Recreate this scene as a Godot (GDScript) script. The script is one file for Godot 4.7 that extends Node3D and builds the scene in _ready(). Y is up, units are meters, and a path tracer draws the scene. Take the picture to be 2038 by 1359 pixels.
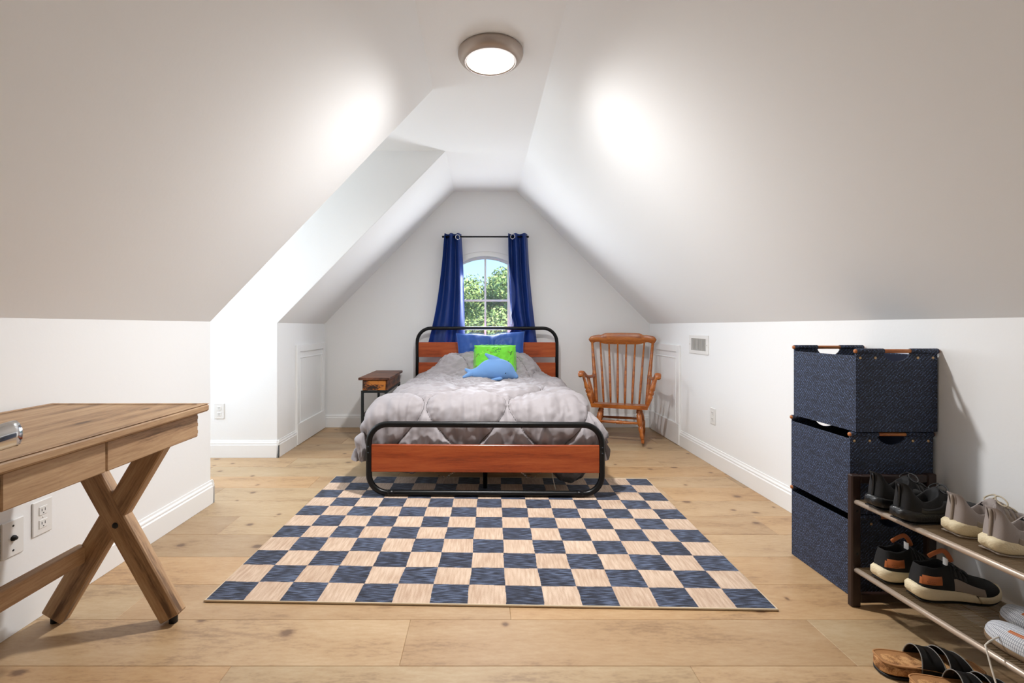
extends Node3D

# ------------------------------------------------------------------ state
var M := {}
var used := {}
var box_cache := {}
var rng := RandomNumberGenerator.new()

# ------------------------------------------------------------------ scene
func _ready() -> void:
	rng.seed = 4711
	setup_view()
	make_materials()
	build_shell()
	build_floor()
	build_trim()
	build_window_far()
	build_dormer_window()
	build_doors()
	build_ceiling_light()
	build_wall_fittings()
	build_rug()
	build_bed()
	build_bedding()
	build_curtains()
	build_nightstand()
	build_rocking_chair()
	build_desk()
	build_bins()
	build_shoe_rack()
	build_shoes()
	build_outside()

func setup_view() -> void:
	var cam := Camera3D.new()
	cam.name = "camera"
	cam.near = 0.05
	cam.far = 200.0
	cam.projection = Camera3D.PROJECTION_FRUSTUM
	cam.size = 1359.0 / 960.0 * cam.near
	cam.frustum_offset = Vector2(61.0, -29.5) / 960.0 * cam.near
	cam.position = Vector3(0, 1.05, 0)
	add_child(cam)
	cam.current = true
	var env := Environment.new()
	env.background_mode = Environment.BG_SKY
	var sky := Sky.new()
	var sm := ProceduralSkyMaterial.new()
	sm.sky_top_color = Color(0.36, 0.58, 0.92)
	sm.sky_horizon_color = Color(0.74, 0.86, 0.98)
	sm.sky_curve = 0.22
	sm.sky_energy_multiplier = 1.25
	sm.ground_bottom_color = Color(0.32, 0.36, 0.25)
	sm.ground_horizon_color = Color(0.62, 0.68, 0.62)
	sky.sky_material = sm
	env.sky = sky
	env.tonemap_mode = Environment.TONE_MAPPER_LINEAR
	env.tonemap_exposure = 1.23
	env.sdfgi_enabled = true
	env.ssao_enabled = true
	env.ssil_enabled = true
	var we := WorldEnvironment.new()
	we.name = "environment"
	we.environment = env
	add_child(we)
	var sun := DirectionalLight3D.new()
	sun.name = "sun"
	sun.light_energy = 3.0
	sun.light_color = Color(1.0, 0.95, 0.86)
	sun.light_angular_distance = 0.6
	sun.shadow_enabled = true
	add_child(sun)
	sun.look_at_from_position(Vector3(3, 9, 7), Vector3(0, 0, -1))
	# daylight that the dormer's window (left, out of frame) and the gable window let in
	area_light("dormer_daylight", Vector3(-2.94, 1.42, -3.38), Vector3(1, 0, 0), Vector2(0.86, 1.3), Color(0.93, 0.965, 1.0), 2.0)
	area_light("gable_daylight", Vector3(0.042, 1.16, -5.0), Vector3(0, 0, 1), Vector2(0.42, 0.85), Color(0.95, 0.97, 1.0), 2.2)

func area_light(called: String, at: Vector3, towards: Vector3, size: Vector2, color: Color, energy: float) -> void:
	var l := AreaLight3D.new()
	l.name = called
	l.area_size = size
	l.light_color = color
	l.light_energy = energy
	l.area_range = 12.0
	l.area_attenuation = 2.0
	l.shadow_enabled = true
	add_child(l)
	var up := Vector3.UP if absf(towards.y) < 0.9 else Vector3.FORWARD
	l.look_at_from_position(at, at + towards, up)

# ------------------------------------------------------------------ naming
func numbered(called: String) -> String:
	if not used.has(called):
		used[called] = 0
		return called
	used[called] += 1
	return "%s_%03d" % [called, used[called]]

func thing(called: String, label: String, category: String, at := Vector3.ZERO, turn := 0.0, group := "") -> Node3D:
	var o := Node3D.new()
	o.name = numbered(called)
	add_child(o)
	o.position = at
	o.rotation.y = deg_to_rad(turn)
	tag(o, label, category, group)
	return o

func tag(o: Node, label: String, category := "", group := "", kind := "") -> void:
	if label: o.set_meta("label", label)
	if category: o.set_meta("category", category)
	if group: o.set_meta("group", group)
	if kind: o.set_meta("kind", kind)

func part(called: String, mesh: Mesh, mat: Material, parent: Node, at := Vector3.ZERO) -> MeshInstance3D:
	var o := MeshInstance3D.new()
	o.name = called
	o.mesh = mesh
	o.material_override = mat
	o.position = at
	parent.add_child(o, true)
	return o

func solo(called: String, mesh: Mesh, mat: Material, label: String, category: String, at := Vector3.ZERO, group := "") -> MeshInstance3D:
	var o := part(numbered(called), mesh, mat, self, at)
	tag(o, label, category, group)
	return o

func struct(called: String, mesh: Mesh, mat: Material, label: String, at := Vector3.ZERO) -> MeshInstance3D:
	var o := part(called, mesh, mat, self, at)
	tag(o, label, "", "", "structure")
	return o

# ------------------------------------------------------------------ mesh helpers
func S() -> SurfaceTool:
	var st := SurfaceTool.new()
	st.begin(Mesh.PRIMITIVE_TRIANGLES)
	return st

func done(st: SurfaceTool) -> ArrayMesh:
	st.generate_normals()
	return st.commit()

func tri_out(st: SurfaceTool, a: Vector3, b: Vector3, c: Vector3, mid: Vector3) -> void:
	var n := (a - c).cross(a - b)
	if n.dot((a + b + c) / 3.0 - mid) < 0.0:
		var t := b
		b = c
		c = t
	st.add_vertex(a); st.add_vertex(b); st.add_vertex(c)

func quad_out(st: SurfaceTool, a: Vector3, b: Vector3, c: Vector3, d: Vector3, mid: Vector3) -> void:
	tri_out(st, a, b, c, mid)
	tri_out(st, a, c, d, mid)

func add_box(st: SurfaceTool, mid: Vector3, size: Vector3, bevel := 0.002, basis := Basis.IDENTITY) -> void:
	var h := size / 2.0
	var v: float = minf(bevel, minf(h.x, minf(h.y, h.z)) * 0.9)
	st.set_smooth_group(-1)
	var P := func(sx: float, sy: float, sz: float, axis: int) -> Vector3:
		var p := Vector3(sx * (h.x - v), sy * (h.y - v), sz * (h.z - v))
		if axis == 0: p.x = sx * h.x
		elif axis == 1: p.y = sy * h.y
		else: p.z = sz * h.z
		return mid + basis * p
	for s: float in [-1.0, 1.0]:
		quad_out(st, P.call(s, -1, -1, 0), P.call(s, 1, -1, 0), P.call(s, 1, 1, 0), P.call(s, -1, 1, 0), mid)
		quad_out(st, P.call(-1, s, -1, 1), P.call(1, s, -1, 1), P.call(1, s, 1, 1), P.call(-1, s, 1, 1), mid)
		quad_out(st, P.call(-1, -1, s, 2), P.call(1, -1, s, 2), P.call(1, 1, s, 2), P.call(-1, 1, s, 2), mid)
	for s: float in [-1.0, 1.0]:
		for t: float in [-1.0, 1.0]:
			quad_out(st, P.call(-1, s, t, 1), P.call(1, s, t, 1), P.call(1, s, t, 2), P.call(-1, s, t, 2), mid)
			quad_out(st, P.call(s, -1, t, 0), P.call(s, 1, t, 0), P.call(s, 1, t, 2), P.call(s, -1, t, 2), mid)
			quad_out(st, P.call(s, t, -1, 0), P.call(s, t, 1, 0), P.call(s, t, 1, 1), P.call(s, t, -1, 1), mid)
			for r: float in [-1.0, 1.0]:
				tri_out(st, P.call(s, t, r, 0), P.call(s, t, r, 1), P.call(s, t, r, 2), mid)
	st.set_smooth_group(0)

func box(size: Vector3, bevel := 0.002) -> ArrayMesh:
	var key := [size.snapped(Vector3.ONE * 0.0001), bevel]
	if not box_cache.has(key):
		var st := S()
		add_box(st, Vector3.ZERO, size, bevel)
		box_cache[key] = done(st)
	return box_cache[key]

func span(lo: Vector3, hi: Vector3, bevel := 0.002) -> ArrayMesh:
	var st := S()
	add_box(st, (lo + hi) / 2.0, hi - lo, bevel)
	return done(st)

# a bevelled bar whose own x axis runs from a to b (so wood grain follows it)
func beam(called: String, a: Vector3, b: Vector3, w: float, h: float, mat: Material, parent: Node, bevel := 0.003, up := Vector3.UP) -> MeshInstance3D:
	var x := (b - a).normalized()
	if absf(x.dot(up)) > 0.99:
		up = Vector3.BACK
	var z := x.cross(up).normalized()
	var y := z.cross(x)
	var o := part(called, box(Vector3((b - a).length(), h, w), bevel), mat, parent)
	o.transform = Transform3D(Basis(x, y, z), (a + b) / 2.0)
	return o

func loft(st: SurfaceTool, rings: Array, closed := true, cap0 := false, cap1 := false, uvs := false) -> void:
	var n: int = rings[0].size()
	var m: int = n if closed else n - 1
	for i in rings.size() - 1:
		var a: PackedVector3Array = rings[i]
		var b: PackedVector3Array = rings[i + 1]
		for j in m:
			var k: int = (j + 1) % n
			var q := [a[j], b[j], b[k], a[k]]
			var w := [Vector2(i, j), Vector2(i + 1, j), Vector2(i + 1, j + 1), Vector2(i, j + 1)]
			for t in [0, 1, 2, 0, 2, 3]:
				if uvs:
					st.set_uv(w[t] / Vector2(rings.size() - 1, m))
				st.add_vertex(q[t])
	for c in 2:
		if (c == 0 and cap0) or (c == 1 and cap1):
			var r: PackedVector3Array = rings[0] if c == 0 else rings[rings.size() - 1]
			var mid := Vector3.ZERO
			for p in r: mid += p / r.size()
			for j in n:
				if c == 0:
					st.add_vertex(mid); st.add_vertex(r[j]); st.add_vertex(r[(j + 1) % n])
				else:
					st.add_vertex(mid); st.add_vertex(r[(j + 1) % n]); st.add_vertex(r[j])

func add_tube(st: SurfaceTool, path: Array, radius, sides := 10, closed := false, flat := 1.0) -> void:
	var rings := []
	var n := path.size()
	var side := Vector3.ZERO
	for i in n:
		var before: Vector3 = path[(i - 1 + n) % n] if closed else path[maxi(i - 1, 0)]
		var after: Vector3 = path[(i + 1) % n] if closed else path[mini(i + 1, n - 1)]
		var t := (after - before).normalized()
		if side == Vector3.ZERO:
			side = t.cross(Vector3.UP if absf(t.y) < 0.9 else Vector3.RIGHT).normalized()
		side = (side - t * side.dot(t)).normalized()
		var up := t.cross(side)
		var r: float = radius[i] if radius is Array else radius
		var ring := PackedVector3Array()
		for j in sides:
			var f := TAU * j / sides
			ring.append(path[i] + side * cos(f) * r + up * sin(f) * r * flat)
		rings.append(ring)
	if closed:
		rings.append(rings[0])
	loft(st, rings, true, not closed, not closed)

func tube(path: Array, radius, sides := 10, closed := false, flat := 1.0) -> ArrayMesh:
	var st := S()
	add_tube(st, path, radius, sides, closed, flat)
	return done(st)

# turned wood: profile of [t along, radius] between two points
func turned(a: Vector3, b: Vector3, profile: Array, sides := 12) -> ArrayMesh:
	var path := []
	var radii := []
	for p in profile:
		path.append(a.lerp(b, p[0]))
		radii.append(p[1])
	return tube(path, radii, sides)

func lathe(profile: Array, segs := 40, cap0 := false, cap1 := false) -> ArrayMesh:
	var st := S()
	var rings := []
	for p in profile:
		var ring := PackedVector3Array()
		for j in segs:
			var f := TAU * j / segs
			ring.append(Vector3(cos(f) * p[0], p[1], sin(f) * p[0]))
		rings.append(ring)
	loft(st, rings, true, cap0, cap1)
	return done(st)

# polygon in x,y extruded between z0 and z1
func add_prism(st: SurfaceTool, poly: PackedVector2Array, z0: float, z1: float) -> void:
	st.set_smooth_group(-1)
	if Geometry2D.is_polygon_clockwise(poly):
		poly.reverse()
	var ids := Geometry2D.triangulate_polygon(poly)
	for k in range(0, ids.size(), 3):
		var t := [poly[ids[k]], poly[ids[k + 1]], poly[ids[k + 2]]]
		if (t[1] - t[0]).cross(t[2] - t[0]) < 0.0:
			t = [t[0], t[2], t[1]]
		var hi: float = maxf(z0, z1)
		var lo: float = minf(z0, z1)
		for q in [t[0], t[2], t[1]]: st.add_vertex(Vector3(q.x, q.y, hi))
		for q in [t[0], t[1], t[2]]: st.add_vertex(Vector3(q.x, q.y, lo))
	for k in poly.size():
		var a := poly[k]
		var b := poly[(k + 1) % poly.size()]
		var hi: float = maxf(z0, z1)
		var lo: float = minf(z0, z1)
		for q in [Vector3(a.x, a.y, hi), Vector3(b.x, b.y, hi), Vector3(b.x, b.y, lo), Vector3(a.x, a.y, hi), Vector3(b.x, b.y, lo), Vector3(a.x, a.y, lo)]:
			st.add_vertex(q)
	st.set_smooth_group(0)

func prism(poly: Array, z0: float, z1: float) -> ArrayMesh:
	var st := S()
	add_prism(st, PackedVector2Array(poly), z0, z1)
	return done(st)

func grid(rows: Array, uv_rows = null) -> ArrayMesh:
	var st := S()
	loft(st, rows, false, false, false, true)
	return done(st)

func tab(t: Array, s: float) -> float:
	if s <= t[0][0]: return t[0][1]
	for i in t.size() - 1:
		if s <= t[i + 1][0]:
			var p0: Array = t[maxi(i - 1, 0)]
			var p3: Array = t[mini(i + 2, t.size() - 1)]
			var w: float = (s - t[i][0]) / (t[i + 1][0] - t[i][0])
			var m0: float = (t[i + 1][1] - p0[1]) / maxf(t[i + 1][0] - p0[0], 1e-5)
			var m1: float = (p3[1] - t[i][1]) / maxf(p3[0] - t[i][0], 1e-5)
			var h: float = t[i + 1][0] - t[i][0]
			var w2 := w * w
			var w3 := w2 * w
			return (2 * w3 - 3 * w2 + 1) * t[i][1] + (w3 - 2 * w2 + w) * h * m0 + (-2 * w3 + 3 * w2) * t[i + 1][1] + (w3 - w2) * h * m1
	return t[t.size() - 1][1]

func cap_sdf(p: Vector3, a: Vector3, b: Vector3, ra: float, rb: float) -> float:
	var ab := b - a
	var t := clampf((p - a).dot(ab) / ab.length_squared(), 0.0, 1.0)
	return p.distance_to(a + ab * t) - lerpf(ra, rb, t)

func ell_sdf(p: Vector3, c: Vector3, r: Vector3) -> float:
	var q := (p - c) / r
	var k := q.length()
	return (k - 1.0) * minf(r.x, minf(r.y, r.z)) if k > 1e-4 else -minf(r.x, minf(r.y, r.z))

func smin(a: float, b: float, k: float) -> float:
	var h := clampf(0.5 + 0.5 * (b - a) / k, 0.0, 1.0)
	return lerpf(b, a, h) - k * h * (1.0 - h)

func nets(field: Callable, lo: Vector3, hi: Vector3, cell: float) -> ArrayMesh:
	var n := Vector3i(((hi - lo) / cell).ceil()) + Vector3i.ONE
	var val := PackedFloat32Array()
	val.resize(n.x * n.y * n.z)
	for z in n.z:
		for y in n.y:
			for x in n.x:
				val[x + n.x * (y + n.y * z)] = field.call(lo + Vector3(x, y, z) * cell)
	var vert := {}
	var st := S()
	var step := [1, n.x, n.x * n.y]
	for z in n.z - 1:
		for y in n.y - 1:
			for x in n.x - 1:
				var base: int = x + n.x * (y + n.y * z)
				var sum := Vector3.ZERO
				var count := 0
				for e in [[0, 0], [2, 0], [4, 0], [6, 0], [0, 1], [1, 1], [4, 1], [5, 1], [0, 2], [1, 2], [2, 2], [3, 2]]:
					var c0: int = e[0]
					var i0: int = base + (c0 & 1) + ((c0 >> 1) & 1) * n.x + ((c0 >> 2) & 1) * n.x * n.y
					var v0 := val[i0]
					var v1 := val[i0 + step[e[1]]]
					if (v0 < 0.0) != (v1 < 0.0):
						var p := Vector3(c0 & 1, (c0 >> 1) & 1, (c0 >> 2) & 1)
						p[e[1]] += v0 / (v0 - v1)
						sum += p
						count += 1
				if count:
					vert[base] = lo + (Vector3(x, y, z) + sum / count) * cell
	for z in range(1, n.z - 1):
		for y in range(1, n.y - 1):
			for x in range(1, n.x - 1):
				var base: int = x + n.x * (y + n.y * z)
				for axis in 3:
					var v0 := val[base]
					var v1 := val[base + step[axis]]
					if (v0 < 0.0) == (v1 < 0.0): continue
					var u: int = step[(axis + 1) % 3]
					var w: int = step[(axis + 2) % 3]
					var q := [base - u - w, base - w, base, base - u]
					if not (vert.has(q[0]) and vert.has(q[1]) and vert.has(q[2]) and vert.has(q[3])): continue
					var order := [0, 2, 1, 0, 3, 2] if v0 < 0.0 else [0, 1, 2, 0, 2, 3]
					for k in order: st.add_vertex(vert[q[k]])
	return done(st)

# ------------------------------------------------------------------ textures
func noise(seed_: int, freq: float, octaves := 3, kind := FastNoiseLite.TYPE_SIMPLEX_SMOOTH) -> FastNoiseLite:
	var n := FastNoiseLite.new()
	n.seed = seed_
	n.frequency = freq
	n.noise_type = kind
	n.fractal_type = FastNoiseLite.FRACTAL_FBM
	n.fractal_octaves = octaves
	return n

func noise_bytes(seed_: int, w: int, h: int, sw: int, sh: int, freq: float, octaves := 3) -> PackedByteArray:
	var im := noise(seed_, freq, octaves).get_seamless_image(sw, sh)
	im.convert(Image.FORMAT_L8)
	if sw != w or sh != h:
		im.resize(w, h, Image.INTERPOLATE_CUBIC)
	return im.get_data()

func to_texture(w: int, h: int, data: PackedByteArray) -> ImageTexture:
	return ImageTexture.create_from_image(Image.create_from_data(w, h, false, Image.FORMAT_RGB8, data))

# streaky wood: colours from pale to dark, grain along u; knots as [u, v, radius] in pixels
func wood_texture(w: int, h: int, pale: Color, mid: Color, dark: Color, seed_: int, contrast := 1.0, knots := 0, squeeze := 16) -> ImageTexture:
	var broad := noise_bytes(seed_, w, h, w / squeeze, h, 0.012, 3)
	var fine := noise_bytes(seed_ + 1, w, h, w / squeeze, h, 0.11, 2)
	var hair := noise_bytes(seed_ + 2, w, h, w / 8, h, 0.35, 1)
	var r := RandomNumberGenerator.new()
	r.seed = seed_
	var ks := []
	for k in knots:
		ks.append([r.randf() * w, r.randf() * h, r.randf_range(4.0, 9.0), r.randf_range(1.8, 4.5)])
	var data := PackedByteArray()
	data.resize(w * h * 3)
	var i := 0
	for y in h:
		var near := []
		for k in ks:
			if absf(k[1] - y) < 42: near.append(k)
		for x in w:
			var t := ((broad[i] - 128) * 1.25 + (fine[i] - 128) * 0.75 + (hair[i] - 128) * 0.35) / 255.0 * contrast + 0.42
			for k in near:
				var dx: float = absf(x - k[0])
				dx = minf(dx, w - dx) / k[3]
				var q: float = sqrt(dx * dx + (y - k[1]) * (y - k[1])) / k[2]
				if q < 4.0: t += 0.75 * exp(-q * q * 0.9) + 0.12 * exp(-q * 0.5)
			var c := pale.lerp(mid, clampf(t * 2.0, 0, 1)) if t < 0.5 else mid.lerp(dark, clampf(t * 2.0 - 1.0, 0, 1))
			data[i * 3] = int(c.r * 255)
			data[i * 3 + 1] = int(c.g * 255)
			data[i * 3 + 2] = int(c.b * 255)
			i += 1
	return to_texture(w, h, data)

func height_normal(w: int, h: int, f: Callable, scale: float) -> ImageTexture:
	var im := Image.create(w, h, false, Image.FORMAT_RGBA8)
	for y in h:
		for x in w:
			var v: float = f.call(x, y)
			im.set_pixel(x, y, Color(v, v, v))
	im.bump_map_to_normal_map(scale)
	return ImageTexture.create_from_image(im)

func mat(color: Color, rough := 0.7, metal := 0.0) -> StandardMaterial3D:
	var m := StandardMaterial3D.new()
	m.albedo_color = color
	m.roughness = rough
	m.metallic = metal
	return m

func tri(m: StandardMaterial3D, tex: Texture2D, scale: Vector3) -> StandardMaterial3D:
	m.albedo_texture = tex
	m.uv1_triplanar = true
	m.uv1_scale = scale
	m.uv1_triplanar_sharpness = 8.0
	return m

func cloth(color: Color, rough := 0.85, sheen := 0.3, bump := 0.25, scale := 60.0) -> StandardMaterial3D:
	var m := mat(color, rough)
	m.rim_enabled = sheen > 0.0
	m.rim = sheen
	m.rim_tint = 0.6
	m.normal_enabled = true
	m.normal_texture = M.weave_normal
	m.normal_scale = bump
	m.uv1_triplanar = true
	m.uv1_scale = Vector3.ONE * scale
	return m

func make_materials() -> void:
	M.weave_normal = height_normal(64, 64, func(x, y): return 0.5 + 0.25 * sin(x * TAU / 8.0) * cos(y * TAU / 8.0) + 0.25 * sin((x + y) * TAU / 16.0), 3.0)
	var peel := NoiseTexture2D.new()
	peel.width = 256
	peel.height = 256
	peel.seamless = true
	peel.as_normal_map = true
	peel.bump_strength = 1.2
	peel.noise = noise(5, 0.05, 3)
	M.wall = mat(Color(0.95, 0.951, 0.947), 0.85)
	M.wall.metallic_specular = 0.25
	M.wall.normal_enabled = true
	M.wall.normal_texture = peel
	M.wall.normal_scale = 0.12
	M.wall.uv1_triplanar = true
	M.wall.uv1_world_triplanar = true
	M.wall.uv1_scale = Vector3.ONE * 3.0
	M.ceiling = M.wall.duplicate()
	M.ceiling.roughness = 0.95
	M.trim = mat(Color(0.958, 0.96, 0.955), 0.38)
	M.plastic_white = mat(Color(0.92, 0.915, 0.9), 0.32)
	M.slot_dark = mat(Color(0.06, 0.06, 0.065), 0.6)
	M.subfloor = mat(Color(0.36, 0.27, 0.19), 0.9)
	var oak := wood_texture(2048, 1024, Color(0.785, 0.68, 0.54), Color(0.72, 0.595, 0.445), Color(0.47, 0.36, 0.26), 31, 0.4, 22, 12)
	M.planks = []
	for tint in [Color(1, 1, 1), Color(0.95, 0.935, 0.92), Color(1.0, 0.97, 0.93), Color(0.9, 0.9, 0.9), Color(0.97, 0.99, 1.0)]:
		var p := mat(tint, 0.42)
		p.albedo_texture = oak
		M.planks.append(p)
	M.desk = tri(mat(Color(1, 1, 1), 0.55), wood_texture(1024, 512, Color(0.77, 0.64, 0.49), Color(0.67, 0.53, 0.39), Color(0.4, 0.3, 0.21), 77, 0.62, 5, 12), Vector3(0.9, 2.2, 2.2))
	M.bed_wood = tri(mat(Color(1, 1, 1), 0.33), wood_texture(1024, 512, Color(0.74, 0.38, 0.19), Color(0.64, 0.28, 0.12), Color(0.38, 0.15, 0.06), 101, 0.5, 0, 14), Vector3(1.0, 3.0, 3.0))
	M.chair_wood = tri(mat(Color(1, 1, 1), 0.32), wood_texture(512, 256, Color(0.78, 0.48, 0.2), Color(0.67, 0.37, 0.13), Color(0.44, 0.21, 0.07), 141, 0.6, 0, 8), Vector3(3.0, 6.0, 6.0))
	M.chair_wood.clearcoat_enabled = true
	M.chair_wood.clearcoat = 0.35
	M.rustic_top = tri(mat(Color(1, 1, 1), 0.5), wood_texture(512, 256, Color(0.5, 0.31, 0.2), Color(0.37, 0.2, 0.12), Color(0.16, 0.08, 0.05), 161, 1.1, 2, 8), Vector3(2.5, 4.0, 4.0))
	M.rustic_drawer = tri(mat(Color(1, 1, 1), 0.55), wood_texture(512, 256, Color(0.72, 0.44, 0.16), Color(0.5, 0.27, 0.09), Color(0.1, 0.05, 0.03), 171, 1.9, 3, 4), Vector3(3.0, 3.0, 3.0))
	M.black_metal = mat(Color(0.035, 0.036, 0.04), 0.36, 0.35)
	M.steel_dark = mat(Color(0.13, 0.15, 0.16), 0.5, 0.5)
	M.chrome = mat(Color(0.86, 0.86, 0.86), 0.12, 1.0)
	M.nickel = mat(Color(0.7, 0.65, 0.61), 0.4, 0.6)
	M.brass = mat(Color(0.78, 0.66, 0.5), 0.35, 0.9)
	M.dowel = tri(mat(Color(1, 1, 1), 0.5), wood_texture(256, 128, Color(0.78, 0.5, 0.27), Color(0.68, 0.4, 0.2), Color(0.5, 0.28, 0.13), 181, 0.7, 0, 4), Vector3(4, 8, 8))
	M.rack_wood = mat(Color(0.17, 0.1, 0.075), 0.45)
	M.rack_rod = mat(Color(0.74, 0.67, 0.6), 0.36, 0.4)
	M.rack_mesh = mat(Color(0.56, 0.48, 0.38), 0.5, 0.3)
	M.curtain = cloth(Color(0.045, 0.185, 0.46), 0.42, 0.5, 0.06, 50.0)
	M.pillow = cloth(Color(0.1, 0.29, 0.6), 0.5, 0.5, 0.12, 50.0)
	M.comforter = cloth(Color(0.6, 0.575, 0.58), 0.66, 0.45, 0.1, 55.0)
	M.sheet_gray = cloth(Color(0.44, 0.43, 0.43), 0.75, 0.3, 0.15, 55.0)
	M.mattress = cloth(Color(0.85, 0.84, 0.82), 0.8, 0.2, 0.2, 40.0)
	M.plush = cloth(Color(0.44, 0.61, 0.82), 0.95, 0.9, 0.6, 45.0)
	M.plush_dark = mat(Color(0.05, 0.05, 0.06), 0.3)
	M.stitch = mat(Color(0.3, 0.28, 0.28), 0.9)
	M.thread_white = mat(Color(0.85, 0.82, 0.77), 0.8)
	M.glass = mat(Color(0.95, 0.98, 1.0, 0.04), 0.02)
	M.glass.transparency = BaseMaterial3D.TRANSPARENCY_ALPHA
	M.sock_black = cloth(Color(0.035, 0.035, 0.04), 0.8, 0.25, 0.6, 80.0)
	M.black_gloss = mat(Color(0.05, 0.055, 0.06), 0.28)
	M.black_rubber = mat(Color(0.04, 0.04, 0.042), 0.5)
	M.foam_black = pebble(Color(0.085, 0.09, 0.095), 0.33)
	M.foam_cream = pebble(Color(0.86, 0.8, 0.66), 0.55)
	M.foam_white = pebble(Color(0.9, 0.84, 0.7), 0.6)
	M.knit_grey = cloth(Color(0.6, 0.56, 0.54), 0.75, 0.3, 0.5, 80.0)
	M.lining_dark = cloth(Color(0.08, 0.08, 0.1), 0.9, 0.2, 0.4, 80.0)
	M.lace_cream = cloth(Color(0.74, 0.69, 0.6), 0.85, 0.2, 0.5, 120.0)
	M.translucent = mat(Color(0.58, 0.53, 0.48), 0.4)
	M.leather_tan = mat(Color(0.72, 0.41, 0.22), 0.5)
	M.print_dark = mat(Color(0.14, 0.08, 0.06), 0.7)
	M.knit_white = grid_knit()
	M.suede = cloth(Color(0.5, 0.41, 0.31), 0.95, 0.4, 0.5, 60.0)
	M.cork = tri(mat(Color(1, 1, 1), 0.85), wood_texture(256, 256, Color(0.82, 0.63, 0.42), Color(0.72, 0.52, 0.32), Color(0.5, 0.33, 0.19), 191, 1.2, 0, 1), Vector3(9, 9, 9))
	M.footbed = cloth(Color(0.7, 0.5, 0.31), 0.9, 0.4, 0.3, 60.0)
	M.strap_black = mat(Color(0.045, 0.045, 0.05), 0.5)
	M.edge_pale = mat(Color(0.5, 0.49, 0.47), 0.7)
	M.basket = basket_material()
	M.basket_inside = mat(Color(0.1, 0.12, 0.2), 0.9)
	M.rug_edge = cloth(Color(0.84, 0.76, 0.64), 0.9, 0.2, 0.4, 60.0)

func pebble(color: Color, rough: float) -> StandardMaterial3D:
	var m := mat(color, rough)
	if not M.has("pebble_normal"):
		var t := NoiseTexture2D.new()
		t.width = 256
		t.height = 256
		t.seamless = true
		t.as_normal_map = true
		t.bump_strength = 6.0
		var n := noise(9, 0.06, 1, FastNoiseLite.TYPE_CELLULAR)
		t.noise = n
		M.pebble_normal = t
	m.normal_enabled = true
	m.normal_texture = M.pebble_normal
	m.normal_scale = 0.5
	m.uv1_triplanar = true
	m.uv1_scale = Vector3.ONE * 14.0
	return m

func grid_knit() -> StandardMaterial3D:
	var w := 64
	var data := PackedByteArray()
	for y in w:
		for x in w:
			var line: bool = (x % 8 < 2) or (y % 16 < 2)
			var c := Color(0.5, 0.52, 0.56) if line else Color(0.84, 0.85, 0.86)
			data.append(int(c.r * 255)); data.append(int(c.g * 255)); data.append(int(c.b * 255))
	return tri(mat(Color(1, 1, 1), 0.85), to_texture(w, w, data), Vector3.ONE * 28.0)

func basket_material() -> StandardMaterial3D:
	# diagonal twill of dark and pale navy cords
	var w := 256
	var jitter := noise_bytes(44, w, w, w, w, 0.09, 2)
	var data := PackedByteArray()
	data.resize(w * w * 3)
	var hm := Image.create(w, w, false, Image.FORMAT_RGBA8)
	for y in w:
		for x in w:
			var cx := x / 8
			var cy := y / 8
			var over: bool = (cx + cy) % 3 == 0
			var pick: float = fposmod(sin((cx % 32) * 12.9898 + (cy % 32) * 78.233) * 43758.5453, 1.0)
			var lx := (x % 8 - 3.5) / 4.0
			var ly := (y % 8 - 3.5) / 4.0
			var round_ := clampf(1.0 - 0.55 * ((lx + ly) * (lx + ly) * 0.5), 0.0, 1.0)
			var t := ((0.75 if over else 0.3) * (0.45 + 0.75 * pick)) * round_ + (jitter[y * w + x] - 128) / 255.0 * 0.7
			var c := Color(0.04, 0.05, 0.09).lerp(Color(0.42, 0.51, 0.68), clampf(t, 0, 1))
			var i := (y * w + x) * 3
			data[i] = int(c.r * 255); data[i + 1] = int(c.g * 255); data[i + 2] = int(c.b * 255)
			var hgt := clampf((0.9 if over else 0.45) * round_, 0, 1)
			hm.set_pixel(x, y, Color(hgt, hgt, hgt))
	hm.bump_map_to_normal_map(4.0)
	var m := tri(mat(Color(1, 1, 1), 0.7), to_texture(w, w, data), Vector3.ONE * 6.6)
	m.normal_enabled = true
	m.normal_texture = ImageTexture.create_from_image(hm)
	m.normal_scale = 0.6
	return m

# ------------------------------------------------------------------ room
const D0 := -0.25        # inner face of the wall behind the camera, as depth
const D1 := 2.87         # near cheek of the dormer
const D2 := 3.877        # far cheek
const D3 := 5.04         # gable wall
const XL := -1.612
const XLF := -1.64
const XR := 1.76
const KN := 1.08         # knee wall height
const CH := 2.462        # flat ceiling
const CL := -0.288
const CR := 0.372
const XD := -3.0         # end of dormer

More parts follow.
